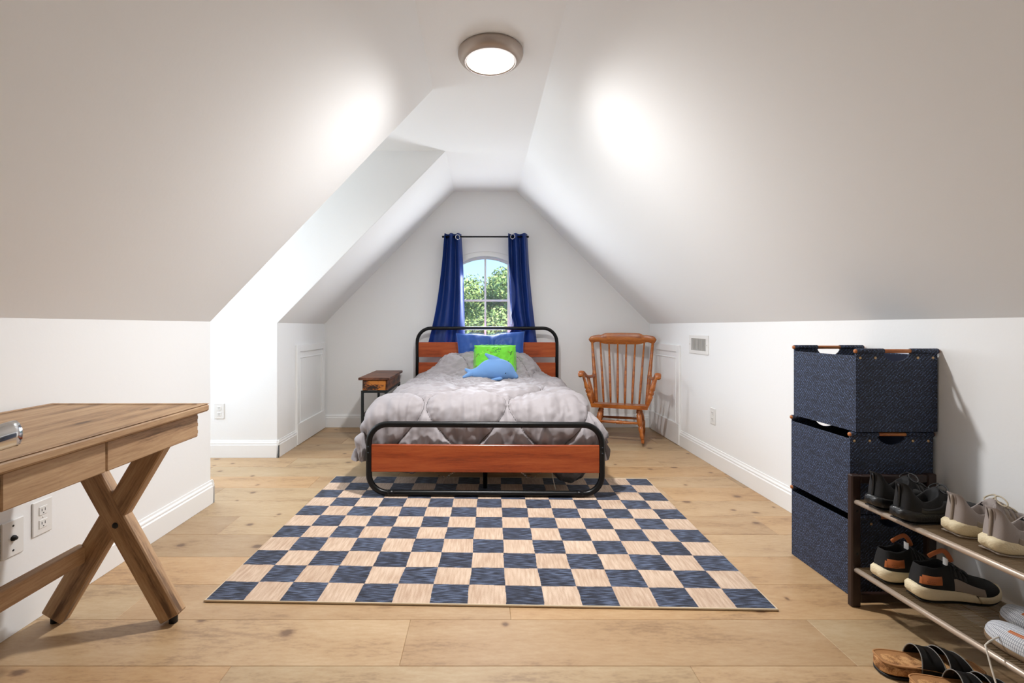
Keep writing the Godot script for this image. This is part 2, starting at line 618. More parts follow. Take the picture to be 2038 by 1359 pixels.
func build_shell() -> void:
	struct("wall_left", span(Vector3(XL - 0.14, -0.05, -D1), Vector3(XL, KN, -D0 + 0.12), 0.0005), M.wall, "low white knee wall behind the wooden desk")
	struct("wall_left_far", span(Vector3(XLF - 0.14, -0.05, -D3 - 0.1), Vector3(XLF, KN, -D2 - 0.002), 0.0005), M.wall, "low white knee wall beside the nightstand")
	# the right knee wall has an opening for the air duct
	var rw := S()
	for q in [[-0.05, 0.855, -D3 - 0.1, -D0 + 0.12], [0.955, KN, -D3 - 0.1, -D0 + 0.12], [0.855, 0.955, -D3 - 0.1, -4.03], [0.855, 0.955, -3.77, -D0 + 0.12]]:
		add_box(rw, Vector3(XR + 0.07, (q[0] + q[1]) / 2.0, (q[2] + q[3]) / 2.0), Vector3(0.14, q[1] - q[0], q[3] - q[2]), 0.0)
	struct("wall_right", done(rw), M.wall, "low white knee wall along the right side")
	var t := 0.16
	struct("ceiling_slope_left", prism([Vector2(XL, KN), Vector2(CL, CH), Vector2(CL, CH + t), Vector2(XL - 0.14, KN + t * 0.4), Vector2(XL - 0.14, KN)], D0 * -1.0 + 0.12, -D1), M.ceiling, "large white sloped ceiling above the desk")
	struct("ceiling_slope_left_far", prism([Vector2(XLF, KN), Vector2(CL, CH), Vector2(CL, CH + t), Vector2(XLF - 0.14, KN + t * 0.4), Vector2(XLF - 0.14, KN)], -D2 - 0.002, -D3 - 0.1), M.ceiling, "narrow white sloped ceiling between dormer and end wall")
	struct("ceiling_slope_right", prism([Vector2(XR, KN), Vector2(CR, CH), Vector2(CR, CH + t), Vector2(XR + 0.14, KN + t * 0.4), Vector2(XR + 0.14, KN)], D0 * -1.0 + 0.12, -D3 - 0.1), M.ceiling, "large white sloped ceiling on the right")
	struct("ceiling", span(Vector3(XD - 0.1, CH, -D3 - 0.1), Vector3(CR + 0.05, CH + 0.16, -D0 + 0.12), 0.0005), M.ceiling, "flat strip of white ceiling carrying the round light")
	# dormer
	struct("wall_dormer_near", prism([Vector2(XD - 0.1, -0.05), Vector2(XL - 0.002, -0.05), Vector2(XL - 0.002, KN), Vector2(CL - 0.002, CH), Vector2(CL - 0.002, CH + 0.1), Vector2(XD - 0.1, CH + 0.1)], -D1 + 0.11, -D1), M.wall, "near cheek wall of the dormer")
	struct("wall_dormer_far", prism([Vector2(XD - 0.1, -0.05), Vector2(XLF - 0.003, -0.05), Vector2(XLF - 0.003, KN), Vector2(CL - 0.004, CH), Vector2(CL - 0.004, CH + 0.1), Vector2(XD - 0.1, CH + 0.1)], -D2, -D2 - 0.11), M.wall, "bright white cheek wall of the dormer")
	var a := S()
	var zs := [-D2, -3.82, -2.94, -D1]
	var ys := [-0.05, 0.76, 2.08, CH + 0.1]
	for i in 3:
		for j in 3:
			if i == 1 and j == 1: continue
			add_box(a, Vector3(XD - 0.06, (ys[j] + ys[j + 1]) / 2, (zs[i] + zs[i + 1]) / 2), Vector3(0.12, ys[j + 1] - ys[j], zs[i + 1] - zs[i]), 0.0004)
	struct("wall_dormer_end", done(a), M.wall, "end wall of the dormer around its window")
	# gable wall with an arched opening
	var csg := CSGCombiner3D.new()
	csg.name = "wall_far"
	tag(csg, "white gable end wall around the arched window", "", "", "structure")
	add_child(csg)
	var body := CSGPolygon3D.new()
	body.name = "wall_body"
	body.polygon = PackedVector2Array([Vector2(XLF - 0.1, -0.05), Vector2(XR + 0.1, -0.05), Vector2(XR + 0.1, KN + 0.05), Vector2(CR + 0.05, CH + 0.1), Vector2(CL - 0.05, CH + 0.1), Vector2(XLF - 0.1, KN + 0.05)])
	body.depth = 0.16
	body.position = Vector3(0, 0, -D3)
	body.material = M.wall
	csg.add_child(body)
	var hole := CSGPolygon3D.new()
	hole.name = "wall_opening"
	hole.operation = CSGShape3D.OPERATION_SUBTRACTION
	hole.polygon = PackedVector2Array(arch_outline(0.304, 0.72, 1.837, 0.075))
	hole.depth = 0.4
	hole.position = Vector3(0.042, 0, -D3 + 0.1)
	hole.material = M.wall
	csg.add_child(hole)
	# wall behind the camera, with the doorway the picture is taken from
	var b := S()
	var gable := [Vector2(XL - 0.1, -0.05), Vector2(-0.66, -0.05), Vector2(-0.66, 2.03), Vector2(0.22, 2.03), Vector2(0.22, -0.05), Vector2(XR + 0.1, -0.05), Vector2(XR + 0.1, KN + 0.05), Vector2(CR + 0.05, CH + 0.1), Vector2(CL - 0.05, CH + 0.1), Vector2(XL - 0.1, KN + 0.05)]
	add_prism(b, PackedVector2Array(gable), -D0, -D0 + 0.12)
	struct("wall_back", done(b), M.wall, "white wall with the open doorway behind the viewpoint")
	var h := S()
	add_box(h, Vector3(-0.9, 1.1, 1.1), Vector3(0.1, 2.4, 1.6), 0.001)
	add_box(h, Vector3(1.25, 1.1, 1.1), Vector3(0.1, 2.4, 1.6), 0.001)
	add_box(h, Vector3(0.15, 1.1, 1.9), Vector3(2.3, 2.4, 0.1), 0.001)
	struct("wall_hall", done(h), M.wall, "white walls of the landing behind the doorway")
	struct("ceiling_hall", span(Vector3(-0.95, 2.2, 0.36), Vector3(1.3, 2.3, 1.95), 0.001), M.ceiling, "white ceiling of the landing")

# rectangle with a segmental arch on top, counted from the bottom left
func arch_outline(hw: float, y0: float, ytop: float, rise: float, n := 16) -> Array:
	var r := (hw * hw + rise * rise) / (2.0 * rise)
	var half := asin(hw / r)
	var pts := [Vector2(-hw, y0), Vector2(hw, y0)]
	for k in n + 1:
		var f := lerpf(half, -half, float(k) / n)
		pts.append(Vector2(sin(f) * r, ytop - r + cos(f) * r))
	return pts

func build_floor() -> void:
	var floor_ := struct("floor", span(Vector3(XD - 0.1, -0.12, -D3 - 0.1), Vector3(XR + 0.14, -0.01, 1.95), 0.001), M.subfloor, "pale oak plank floor")
	var pitch := 0.236
	var length := 1.42
	var meshes := []
	for k in 8:
		meshes.append(plank_mesh(length, pitch, k))
	var row := 0
	var z := -D3 - 0.1
	var first := 1.729 + 15.0 * pitch
	z = -first
	while z < 0.4:
		# z is the far edge of this row
		var shift: float = fmod(row * 0.61803 * length + 0.37, length)
		if absf(z + 1.729) < 0.01: shift = -0.254
		if absf(z + 1.729 + pitch) < 0.01: shift = -0.254 + 0.36
		if absf(z + 1.729 - pitch) < 0.01: shift = -0.254 + 0.9
		var x := shift - 4.0 * length
		while x < XR:
			var in_dormer: bool = z > -D2 - pitch and z < -D1
			var edge: float = XD if in_dormer else XL - 0.05
			if x + length > edge:
				var p := part("plank", meshes[rng.randi() % 8], M.planks[rng.randi() % 5], floor_, Vector3(x + length / 2, 0, z + pitch / 2))
				if rng.randf() < 0.5: p.rotation.y = PI
			x += length
		z += pitch
		row += 1

func plank_mesh(length: float, wide: float, strip: int) -> ArrayMesh:
	var st := S()
	st.set_smooth_group(-1)
	var b := 0.0012
	var hx := length / 2 - 0.0002
	var hz := wide / 2 - 0.0002
	var top := [Vector3(-hx + b, 0, -hz + b), Vector3(hx - b, 0, -hz + b), Vector3(hx - b, 0, hz - b), Vector3(-hx + b, 0, hz - b)]
	var low := [Vector3(-hx, -b, -hz), Vector3(hx, -b, -hz), Vector3(hx, -b, hz), Vector3(-hx, -b, hz)]
	var base := [Vector3(-hx, -0.01, -hz), Vector3(hx, -0.01, -hz), Vector3(hx, -0.01, hz), Vector3(-hx, -0.01, hz)]
	var put := func(p: Vector3) -> void:
		st.set_uv(Vector2(p.x / length + 0.5, (strip + 0.02 + 0.96 * (p.z / wide + 0.5)) / 8.0))
		st.add_vertex(p)
	for k in [0, 1, 2, 0, 2, 3]: put.call(top[k])
	for k in 4:
		var n := (k + 1) % 4
		for p in [top[k], low[k], low[n], top[k], low[n], top[n]]: put.call(p)
		for p in [low[k], base[k], base[n], low[k], base[n], low[n]]: put.call(p)
	return done(st)

# baseboard of the profile in the picture, along a wall from a to b with the room on the side of n
func baseboard(called: String, a: Vector3, b: Vector3, n: Vector3, label: String) -> void:
	var prof := [Vector2(0, 0.001), Vector2(0.016, 0.001), Vector2(0.016, 0.1), Vector2(0.013, 0.104), Vector2(0.011, 0.108), Vector2(0.013, 0.112), Vector2(0.012, 0.118), Vector2(0.007, 0.126), Vector2(0.005, 0.136), Vector2(0, 0.137)]
	var st := S()
	st.set_smooth_group(-1)
	var rings := []
	for p in [a, b]:
		var ring := PackedVector3Array()
		for q in prof: ring.append(p + n * q.x + Vector3.UP * q.y)
		rings.append(ring)
	loft(st, rings, true, true, true)
	struct(called, done(st), M.trim, label)

func build_trim() -> void:
	baseboard("baseboard_left", Vector3(XL, 0, 0.25), Vector3(XL, 0, -D1 - 0.016), Vector3(1, 0, 0), "white baseboard below the desk")
	baseboard("baseboard_dormer_near", Vector3(XL + 0.016, 0, -D1), Vector3(XD, 0, -D1), Vector3(0, 0, -1), "white baseboard on the near cheek of the dormer")
	baseboard("baseboard_dormer_far", Vector3(XD, 0, -D2), Vector3(XLF + 0.016, 0, -D2), Vector3(0, 0, 1), "white baseboard below the outlet in the dormer")
	baseboard("baseboard_left_far", Vector3(XLF, 0, -D2 + 0.016), Vector3(XLF, 0, -4.25), Vector3(1, 0, 0), "short white baseboard between dormer and access panel")
	baseboard("baseboard_far", Vector3(XLF, 0, -D3), Vector3(XR, 0, -D3), Vector3(0, 0, 1), "white baseboard along the gable wall")
	baseboard("baseboard_right", Vector3(XR, 0, -4.25), Vector3(XR, 0, 0.25), Vector3(-1, 0, 0), "white baseboard along the right knee wall")
	baseboard("baseboard_back", Vector3(0.22, 0, 0.25), Vector3(XR, 0, 0.25), Vector3(0, 0, -1), "white baseboard behind the viewpoint")

func build_window_far() -> void:
	var root := Node3D.new()
	root.name = "window_1"
	root.position = Vector3(0.042, 0, -D3)
	add_child(root)
	tag(root, "white arched window with grilles between the blue curtains", "", "", "structure")
	part("window_frame", arch_ring(0.304, 0.72, 1.837, 0.075, 0.05, -0.15, -0.01), M.trim, root)
	part("inner_moulding", arch_ring(0.272, 0.74, 1.806, 0.067, 0.018, -0.011, 0.004), M.trim, root)
	part("sash", arch_ring(0.254, 0.745, 1.787, 0.062, 0.018, -0.12, -0.08), M.trim, root)
	var st := S()
	add_box(st, Vector3(0, 0.71, 0.012), Vector3(0.62, 0.022, 0.075), 0.004)
	part("window_sill", done(st), M.trim, root)
	# grilles: pixel rows 598 and 654 of the photograph give the heights
	var ys := [0.764, 1.03, 1.328, 1.768]
	for y: float in [1.03, 1.328]:
		part("muntin", span(Vector3(-0.235, y - 0.011, -0.112), Vector3(0.235, y + 0.011, -0.088), 0.003), M.trim, root)
	part("muntin", span(Vector3(-0.01, 0.772, -0.11), Vector3(0.01, 1.769, -0.09), 0.003), M.trim, root)
	for r in 3:
		for c in 2:
			var x0 := -0.235 if c == 0 else 0.01
			var x1 := -0.01 if c == 0 else 0.235
			if r < 2:
				part("pane", span(Vector3(x0, ys[r], -0.101), Vector3(x1, ys[r + 1], -0.099), 0.0), M.glass, root)
			else:
				var pts := []
				for p in arch_outline(0.235, ys[2], 1.769, 0.058):
					pts.append(Vector2(clampf(p.x, x0, x1), p.y))
				var clean := []
				for p in pts:
					if clean.is_empty() or p.distance_to(clean[-1]) > 0.0005: clean.append(p)
				part("pane", prism(clean, -0.099, -0.101), M.glass, root)

func arch_ring(hw: float, y0: float, ytop: float, rise: float, wide: float, z0: float, z1: float) -> ArrayMesh:
	var outer := arch_outline(hw, y0, ytop, rise)
	var inner := arch_outline(hw - wide, y0 + wide, ytop - wide, rise * (hw - wide) / hw)
	var rings := []
	for k in outer.size():
		var a: Vector2 = outer[k]
		var b: Vector2 = inner[k]
		rings.append(PackedVector3Array([Vector3(a.x, a.y, z0), Vector3(a.x, a.y, z1), Vector3(b.x, b.y, z1), Vector3(b.x, b.y, z0)]))
	rings.append(rings[0])
	var st := S()
	st.set_smooth_group(-1)
	loft(st, rings, true)
	return done(st)

func build_dormer_window() -> void:
	var root := Node3D.new()
	root.name = "window_2"
	root.position = Vector3(XD, 0, -3.38)
	add_child(root)
	tag(root, "white window at the end of the dormer, out of view", "", "", "structure")
	var st := S()
	for s: float in [-1.0, 1.0]:
		add_box(st, Vector3(-0.05, 1.42, s * 0.415), Vector3(0.1, 1.32, 0.05), 0.003)
		add_box(st, Vector3(-0.05, 1.42 + s * 0.635, 0), Vector3(0.1, 0.05, 0.88), 0.003)
	part("window_frame", done(st), M.trim, root)
	part("muntin", span(Vector3(-0.07, 1.39, -0.4), Vector3(-0.03, 1.45, 0.4), 0.003), M.trim, root)
	part("pane", span(Vector3(-0.051, 0.8, -0.4), Vector3(-0.049, 1.39, 0.4), 0.0), M.glass, root)
	part("pane", span(Vector3(-0.051, 1.45, -0.4), Vector3(-0.049, 2.04, 0.4), 0.0), M.glass, root)

# low attic access door in a knee wall; the room lies on the side n
func access_door(called: String, x: float, n: float, label: String) -> void:
	var root := Node3D.new()
	root.name = called
	root.position = Vector3(x, 0, -4.25)
	add_child(root)
	tag(root, label, "", "", "structure")
	var wide := 0.76
	var B := func(z0: float, z1: float, y0: float, y1: float, t0: float, t1: float) -> ArrayMesh:
		return span(Vector3(minf(n * t0, n * t1), y0, -z1), Vector3(maxf(n * t0, n * t1), y1, -z0), 0.002)
	part("door_leaf", B.call(0.05, wide - 0.05, 0.19, 0.83, 0.0, 0.008), M.trim, root)
	part("stile", B.call(0.0, 0.06, 0.19, 0.885, 0.0, 0.02), M.trim, root)
	part("stile", B.call(wide - 0.06, wide, 0.19, 0.885, 0.0, 0.02), M.trim, root)
	part("head_casing", B.call(0.06, wide - 0.06, 0.825, 0.885, 0.0, 0.02), M.trim, root)
	part("panel_moulding", B.call(0.06, wide - 0.06, 0.765, 0.775, 0.0, 0.014), M.trim, root)
	part("panel_moulding", B.call(0.09, 0.1, 0.19, 0.775, 0.0, 0.014), M.trim, root)
	part("panel_moulding", B.call(wide - 0.1, wide - 0.09, 0.19, 0.775, 0.0, 0.014), M.trim, root)
	part("plinth", B.call(0.0, wide, 0.004, 0.19, 0.0, 0.023), M.trim, root)

func build_doors() -> void:
	access_door("door_2", XLF, 1.0, "low white access door with raised casing beside the nightstand")
	access_door("door_3", XR, -1.0, "low white access door with raised casing beside the rocking chair")
	var root := Node3D.new()
	root.name = "door_1"
	root.position = Vector3(-0.604, 0, 0.2)
	add_child(root)
	tag(root, "white entry door standing open at the left edge, showing its chrome lever", "", "", "structure")
	part("door_leaf", span(Vector3(-0.036, 0.012, -0.8), Vector3(0, 2.02, 0), 0.002), M.trim, root)
	var lever := Node3D.new()
	lever.name = "door_handle"
	lever.position = Vector3(0, 0.925, -0.745)
	root.add_child(lever)
	tag(lever, "chrome lever handle")
	var rose := part("rose", lathe([[0.0, 0.0], [0.026, 0.0], [0.026, 0.004], [0.022, 0.008], [0.0, 0.008]], 28), M.chrome, lever)
	rose.rotation.z = -PI / 2
	part("neck", tube([Vector3(0.005, 0, 0), Vector3(0.02, 0, 0), Vector3(0.054, 0, 0), Vector3(0.064, 0, 0.0)], [0.0125, 0.0115, 0.0115, 0.0125], 16), M.chrome, lever)
	var path := []
	var radii := []
	for k in 15:
		var t := k / 14.0
		path.append(Vector3(0.066 - 0.004 * t - 0.01 * t * t, 0.002 - 0.02 * pow(t, 1.6), -0.012 + 0.1 * t))
		radii.append(0.009 - 0.002 * t)
	part("grip", tube(path, radii, 14, false, 1.7), M.chrome, lever)

func build_ceiling_light() -> void:
	var t := thing("ceiling_light", "round flush ceiling light with nickel trim and glowing white diffuser", "ceiling light", Vector3(0.047, CH, -2.48))
	part("trim_ring", lathe([[0.15, 0.0], [0.166, -0.002], [0.168, -0.014], [0.164, -0.028], [0.152, -0.044], [0.136, -0.054], [0.126, -0.056], [0.122, -0.05]], 64), M.nickel, t)
	var glow := mat(Color(1, 1, 1), 0.5)
	glow.emission_enabled = true
	glow.emission = Color(1.0, 0.97, 0.92)
	glow.emission_energy_multiplier = 2.2
	part("light_diffuser", lathe([[0.0, -0.062], [0.05, -0.061], [0.09, -0.058], [0.118, -0.054], [0.124, -0.05], [0.124, -0.02]], 64), glow, t)
	var l := SpotLight3D.new()
	l.name = "ceiling_light_beam"
	l.light_color = Color(0.99, 0.988, 0.99)
	l.light_energy = 5.3
	l.light_size = 0.07
	l.spot_angle = 85.0
	l.spot_angle_attenuation = 1.0
	l.spot_range = 12.0
	l.spot_attenuation = 2.0
	l.shadow_enabled = true
	add_child(l)
	l.look_at_from_position(Vector3(0.047, CH - 0.085, -2.48), Vector3(0.047, 0, -2.48), Vector3.FORWARD)

func build_wall_fittings() -> void:
	# return-air grille
	var v := thing("air_vent", "white wall register with dark vertical louvres on right knee wall", "vent", Vector3(XR, 0.905, -3.9))
	var st := S()
	for s: float in [-1.0, 1.0]:
		add_box(st, Vector3(-0.004, s * 0.062, 0), Vector3(0.008, 0.028, 0.34), 0.002)
		add_box(st, Vector3(-0.004, 0, s * 0.15), Vector3(0.008, 0.1, 0.04), 0.002)
	part("frame", done(st), M.plastic_white, v)
	var dt := S()
	for s: float in [-1.0, 1.0]:
		add_box(dt, Vector3(0.15, s * 0.049, 0), Vector3(0.298, 0.002, 0.26), 0.0)
		add_box(dt, Vector3(0.15, 0, s * 0.129), Vector3(0.298, 0.096, 0.002), 0.0)
	add_box(dt, Vector3(0.3, 0, 0), Vector3(0.002, 0.1, 0.26), 0.0)
	part("duct", done(dt), mat(Color(0.55, 0.55, 0.54), 0.5, 0.6), v)
	for k in 11:
		var o := part("louvre", box(Vector3(0.012, 0.098, 0.003), 0.0008), M.plastic_white, v, Vector3(-0.006, 0, -0.12 + k * 0.024))
		o.rotation.y = 0.3
	for s: float in [-1.0, 1.0]:
		var b := part("screw", lathe([[0.0, 0.002], [0.004, 0.0015], [0.004, 0.0]], 10), M.nickel, v, Vector3(-0.008, 0, s * 0.152))
		b.rotation.z = PI / 2
	outlet(Vector3(XR, 0.371, -3.66), -90.0, "white duplex outlet on the right knee wall", false)
	outlet(Vector3(-2.104, 0.372, -D2), 0.0, "white duplex outlet low on the bright dormer wall", false)
	outlet(Vector3(XL, 0.354, -1.767), 90.0, "white duplex outlet below the desk, beside the cable plate", false)
	outlet(Vector3(XL, 0.325, -1.655), 90.0, "white cable wall plate with black jack below the desk", true)

func outlet(at: Vector3, turn: float, label: String, jack: bool) -> void:
	var t := thing("cable_plate" if jack else "wall_outlet", label, "wall plate" if jack else "outlet", at, turn)
	part("cover_plate", span(Vector3(-0.04, -0.062, 0), Vector3(0.04, 0.062, 0.006), 0.003), M.plastic_white, t)
	if jack:
		var j := part("jack", lathe([[0.0, 0.012], [0.006, 0.012], [0.006, 0.004], [0.01, 0.004], [0.01, 0.0]], 14), M.slot_dark, t, Vector3(0, 0, 0.006))
		j.rotation.x = PI / 2
		for s: float in [-1.0, 1.0]:
			var w := part("screw", lathe([[0.0, 0.0015], [0.0035, 0.001], [0.0035, 0.0]], 10), M.steel_dark, t, Vector3(0, s * 0.042, 0.006))
			w.rotation.x = PI / 2
		return
	for s: float in [-1.0, 1.0]:
		var r := part("receptacle", span(Vector3(-0.017, s * 0.024 - 0.016, 0.005), Vector3(0.017, s * 0.024 + 0.016, 0.0085), 0.002), M.plastic_white, t)
		for q: float in [-1.0, 1.0]:
			part("slot", span(Vector3(q * 0.0065 - 0.0012, s * 0.024 - 0.002, 0.0085), Vector3(q * 0.0065 + 0.0012, s * 0.024 + 0.008, 0.0088), 0.0), M.slot_dark, r)
		part("slot", span(Vector3(-0.002, s * 0.024 - 0.0105, 0.0085), Vector3(0.002, s * 0.024 - 0.0065, 0.0088), 0.0), M.slot_dark, r)
	var w := part("screw", lathe([[0.0, 0.0015], [0.003, 0.001], [0.003, 0.0]], 10), M.plastic_white, t, Vector3(0, 0, 0.006))
	w.rotation.x = PI / 2

# ------------------------------------------------------------------ rug
func build_rug() -> void:
	var w := 1230
	var h := 880
	var streak := noise_bytes(301, w, h, w / 10, h, 0.25, 2)
	var column := noise_bytes(302, w, h, w, h / 8, 0.12, 2)
	var blotch := noise_bytes(303, w, h, w, h, 0.006, 3)
	var grain := noise_bytes(304, w, h, w, h, 0.4, 1)
	var data := PackedByteArray()
	data.resize(w * h * 3)
	var i := 0
	for y in h:
		for x in w:
			var wob := (blotch[i] - 128) * 0.02
			var dark: bool = (int((x + wob) * 15.0 / w) + int((y + wob) * 11.0 / h)) % 2 == 0
			var c: Color
			if dark:
				var t := clampf(0.36 + (streak[i] - 128) / 255.0 * 2.2 + (blotch[i] - 128) / 255.0 * 0.5 + (grain[i] - 128) / 255.0 * 0.35, 0, 1)
				c = Color(0.085, 0.1, 0.155).lerp(Color(0.37, 0.42, 0.52), t)
			else:
				var t := clampf(0.5 + (column[i] - 128) / 255.0 * 0.9 + (blotch[i] - 128) / 255.0 * 0.5 + (grain[i] - 128) / 255.0 * 0.5, 0, 1)
				c = Color(0.85, 0.76, 0.67).lerp(Color(0.7, 0.585, 0.49), t)
			data[i * 3] = int(c.r * 255); data[i * 3 + 1] = int(c.g * 255); data[i * 3 + 2] = int(c.b * 255)
			i += 1
	var m := mat(Color(1, 1, 1), 0.95)
	m.albedo_texture = to_texture(w, h, data)
	m.rim_enabled = true
	m.rim = 0.25
	var t := thing("area_rug", "checkerboard area rug in navy and tan under the foot of the bed", "rug", Vector3(0.04, 0.001, -2.575), -1.55)
	var hx := 1.075
	var hz := 0.765
	var st := S()
	st.set_smooth_group(-1)
	for q in [[-1, -1], [1, -1], [1, 1], [-1, -1], [1, 1], [-1, 1]]:
		st.set_uv(Vector2(q[0] * 0.5 + 0.5, q[1] * 0.5 + 0.5))
		st.add_vertex(Vector3(q[0] * hx, 0.0055, q[1] * hz))
	part("pile", done(st), m, t)
	part("backing", span(Vector3(-hx, 0.0, -hz), Vector3(hx, 0.005, hz), 0.001), M.rug_edge, t)
	part("binding", tube([Vector3(-hx, 0.004, -hz), Vector3(hx, 0.004, -hz), Vector3(hx, 0.004, hz), Vector3(-hx, 0.004, hz)], 0.0045, 8, true), M.rug_edge, t)

# ------------------------------------------------------------------ bed
const BED_AT := Vector3(0.022, 0.0065, -2.965)
const BED_TURN := -1.0
const BED_LEN := 1.93

func rounded_loop(hw: float, y0: float, y1: float, r: float, n := 8, open_bottom := false) -> Array:
	var pts := []
	var corners := [[hw - r, y1 - r, 0.0], [-hw + r, y1 - r, 0.5 * PI]]
	if not open_bottom:
		corners += [[-hw + r, y0 + r, PI], [hw - r, y0 + r, 1.5 * PI]]
	else:
		pts.append(Vector3(hw, y0, 0))
		pts.append(Vector3(hw, y1 - r - 0.05, 0))
	for c in corners:
		for k in n + 1:
			var f: float = c[2] + 0.5 * PI * k / n
			pts.append(Vector3(c[0] + cos(f) * r, c[1] + sin(f) * r, 0))
	if open_bottom:
		pts.append(Vector3(-hw, y1 - r - 0.05, 0))
		pts.append(Vector3(-hw, y0, 0))
	return pts

func build_bed() -> void:
	var b := thing("bed", "black tubular metal bed frame with reddish wooden planks", "bed", BED_AT, BED_TURN)
	var foot := part("footboard_frame", tube(rounded_loop(0.716, 0.019, 0.442, 0.115), 0.0185, 14, true), M.black_metal, b)
	part("footboard_plank", span(Vector3(-0.7, 0.15, -0.01), Vector3(0.7, 0.318, 0.01), 0.003), M.bed_wood, b)
	for s: float in [-1.0, 1.0]:
		for y: float in [0.305, 0.27]:
			var q := part("bolt", lathe([[0.0, 0.004], [0.005, 0.003], [0.006, 0.0]], 12), M.steel_dark, foot, Vector3(s * 0.716, y, 0.018))
			q.rotation.x = PI / 2
		part("sleeve", tube([Vector3(s * 0.56, 0.019, 0), Vector3(s * 0.6, 0.019, 0)], 0.0197, 14), M.black_metal, foot)
	var head := part("headboard_frame", tube(rounded_loop(0.708, 0.0, 1.028, 0.14, 8, true), 0.0175, 14), M.black_metal, b, Vector3(0, 0, -BED_LEN))
	part("headboard_plank", span(Vector3(-0.695, 0.735, -0.01), Vector3(0.695, 0.885, 0.01), 0.003), M.bed_wood, b, Vector3(0, 0, -BED_LEN))
	part("headboard_plank", span(Vector3(-0.695, 0.535, -0.01), Vector3(0.695, 0.68, 0.01), 0.003), M.bed_wood, b, Vector3(0, 0, -BED_LEN))
	for s: float in [-1.0, 1.0]:
		part("side_rail", span(Vector3(s * 0.66 - 0.012, 0.2, -BED_LEN + 0.02), Vector3(s * 0.66 + 0.012, 0.26, -0.02), 0.004), M.black_metal, b)
	for k in 9:
		part("slat", span(Vector3(-0.65, 0.25, -0.12 - k * 0.21 - 0.02), Vector3(0.65, 0.262, -0.12 - k * 0.21 + 0.02), 0.003), M.black_metal, b)
	for z: float in [-0.16, -0.96, -1.7]:
		part("support_leg", tube([Vector3(0.0, -0.0, z), Vector3(0.0, 0.25, z)], 0.0145, 12), M.black_metal, b)

func bed_point(p: Vector3) -> Vector3:
	return BED_AT + Basis(Vector3.UP, deg_to_rad(BED_TURN)) * p

func build_bedding() -> void:
	var mt := thing("mattress", "thick white mattress under the grey comforter", "mattress", BED_AT, BED_TURN)
	part("mattress_body", span(Vector3(-0.62, 0.264, -BED_LEN + 0.06), Vector3(0.62, 0.49, -0.12), 0.05), M.mattress, mt)
	build_comforter()
	# blue pillow against the headboard
	var p := pillow(0.68, 0.44, 0.16, 1)
	var o := solo("bed_pillow", p, M.pillow, "wide royal blue pillow propped against the headboard", "pillow", px(977, 705, 4.7))
	o.rotation = Vector3(-0.22, deg_to_rad(-1), 0.03)
	var g := thing("throw_cushion", "lime green cushion with doodle print between pillow and plush dolphin", "cushion", px(985, 717, 4.42), -2.0)
	g.rotation.x = -0.3
	part("cover", pillow(0.385, 0.29, 0.11, 2), doodle_material(), g)
	var path := []
	for k in 96:
		var f := TAU * k / 96.0
		var q := Vector2(cos(f), sin(f))
		var e := 1.0 / pow(pow(absf(q.x), 8.0) + pow(absf(q.y), 8.0), 1.0 / 8.0)
		var wob := 1.0 + 0.012 * sin(k * TAU / 3.2)
		path.append(Vector3(q.x * e * 0.19 * wob, q.y * e * 0.144 * wob, 0))
	part("piping", tube(path, 0.004, 6, true), M.green_edge, g)
	build_dolphin()

func px(u: float, v: float, d: float) -> Vector3:
	return Vector3((u - 958.0) / 960.0 * d, 1.05 - (v - 650.0) / 960.0 * d, -d)

func pillow(w: float, h: float, t: float, seed_: int) -> ArrayMesh:
	var n := noise(900 + seed_, 7.0 if seed_ == 1 else 9.0, 3)
	var rows := []
	var N := 44
	for side in [1.0, -1.0]:
		var part_rows := []
		for i in N + 1:
			var row := PackedVector3Array()
			for j in N + 1:
				var a := i * 2.0 / N - 1.0
				var b := j * 2.0 / N - 1.0
				var edge := (1.0 - pow(absf(a), 3.2)) * (1.0 - pow(absf(b), 3.2))
				var thick := t * 0.5 * pow(maxf(edge, 0.0), 0.55)
				var x := a * w / 2 * (1.0 - 0.07 * (1.0 - b * b))
				var y := b * h / 2 * (1.0 - 0.05 * (1.0 - a * a))
				var wr := n.get_noise_2d(x * 1.5, y) * 0.018 * pow(maxf(edge, 0.0), 0.4)
				if seed_ == 1:
					# a pinched fold runs down the middle of the case
					wr -= 0.03 * exp(-pow((a + 0.02 + 0.05 * b) / 0.04, 2)) * edge
					wr -= 0.02 * exp(-pow((a - 0.14 + 0.03 * b) / 0.03, 2)) * edge
					y -= 0.02 * exp(-pow(a / 0.22, 2)) * (b + 1.0) * 0.5
				row.append(Vector3(x, y, side * (thick + wr)))
			part_rows.append(row)
		rows.append(part_rows)
	var st := S()
	loft(st, rows[0], false, false, false, true)
	loft(st, rows[1], false, false, false, true)
	return done(st)

func doodle_material() -> StandardMaterial3D:
	M.green_edge = cloth(Color(0.42, 0.76, 0.2), 0.8, 0.4, 0.3, 60.0)
	var w := 256
	var im := Image.create(w, w, false, Image.FORMAT_RGB8)
	im.fill(Color(0.45, 0.82, 0.2))
	var r := RandomNumberGenerator.new()
	r.seed = 12
	for k in 34:
		var c: Color = [Color(0.12, 0.36, 0.16), Color(0.2, 0.5, 0.12), Color(0.6, 0.86, 0.3), Color(0.18, 0.28, 0.3), Color(0.5, 0.42, 0.2)][r.randi() % 5]
		var p := Vector2(r.randf() * w, r.randf() * w)
		var a := r.randf() * TAU
		for s in r.randi_range(6, 26):
			a += r.randf_range(-0.9, 0.9)
			p += Vector2(cos(a), sin(a)) * 1.6
			im.fill_rect(Rect2i(Vector2i(p), Vector2i(4, 3)), c)
	var m := mat(Color(1, 1, 1), 0.8)
	m.albedo_texture = ImageTexture.create_from_image(im)
	m.rim_enabled = true
	m.rim = 0.4
	return m

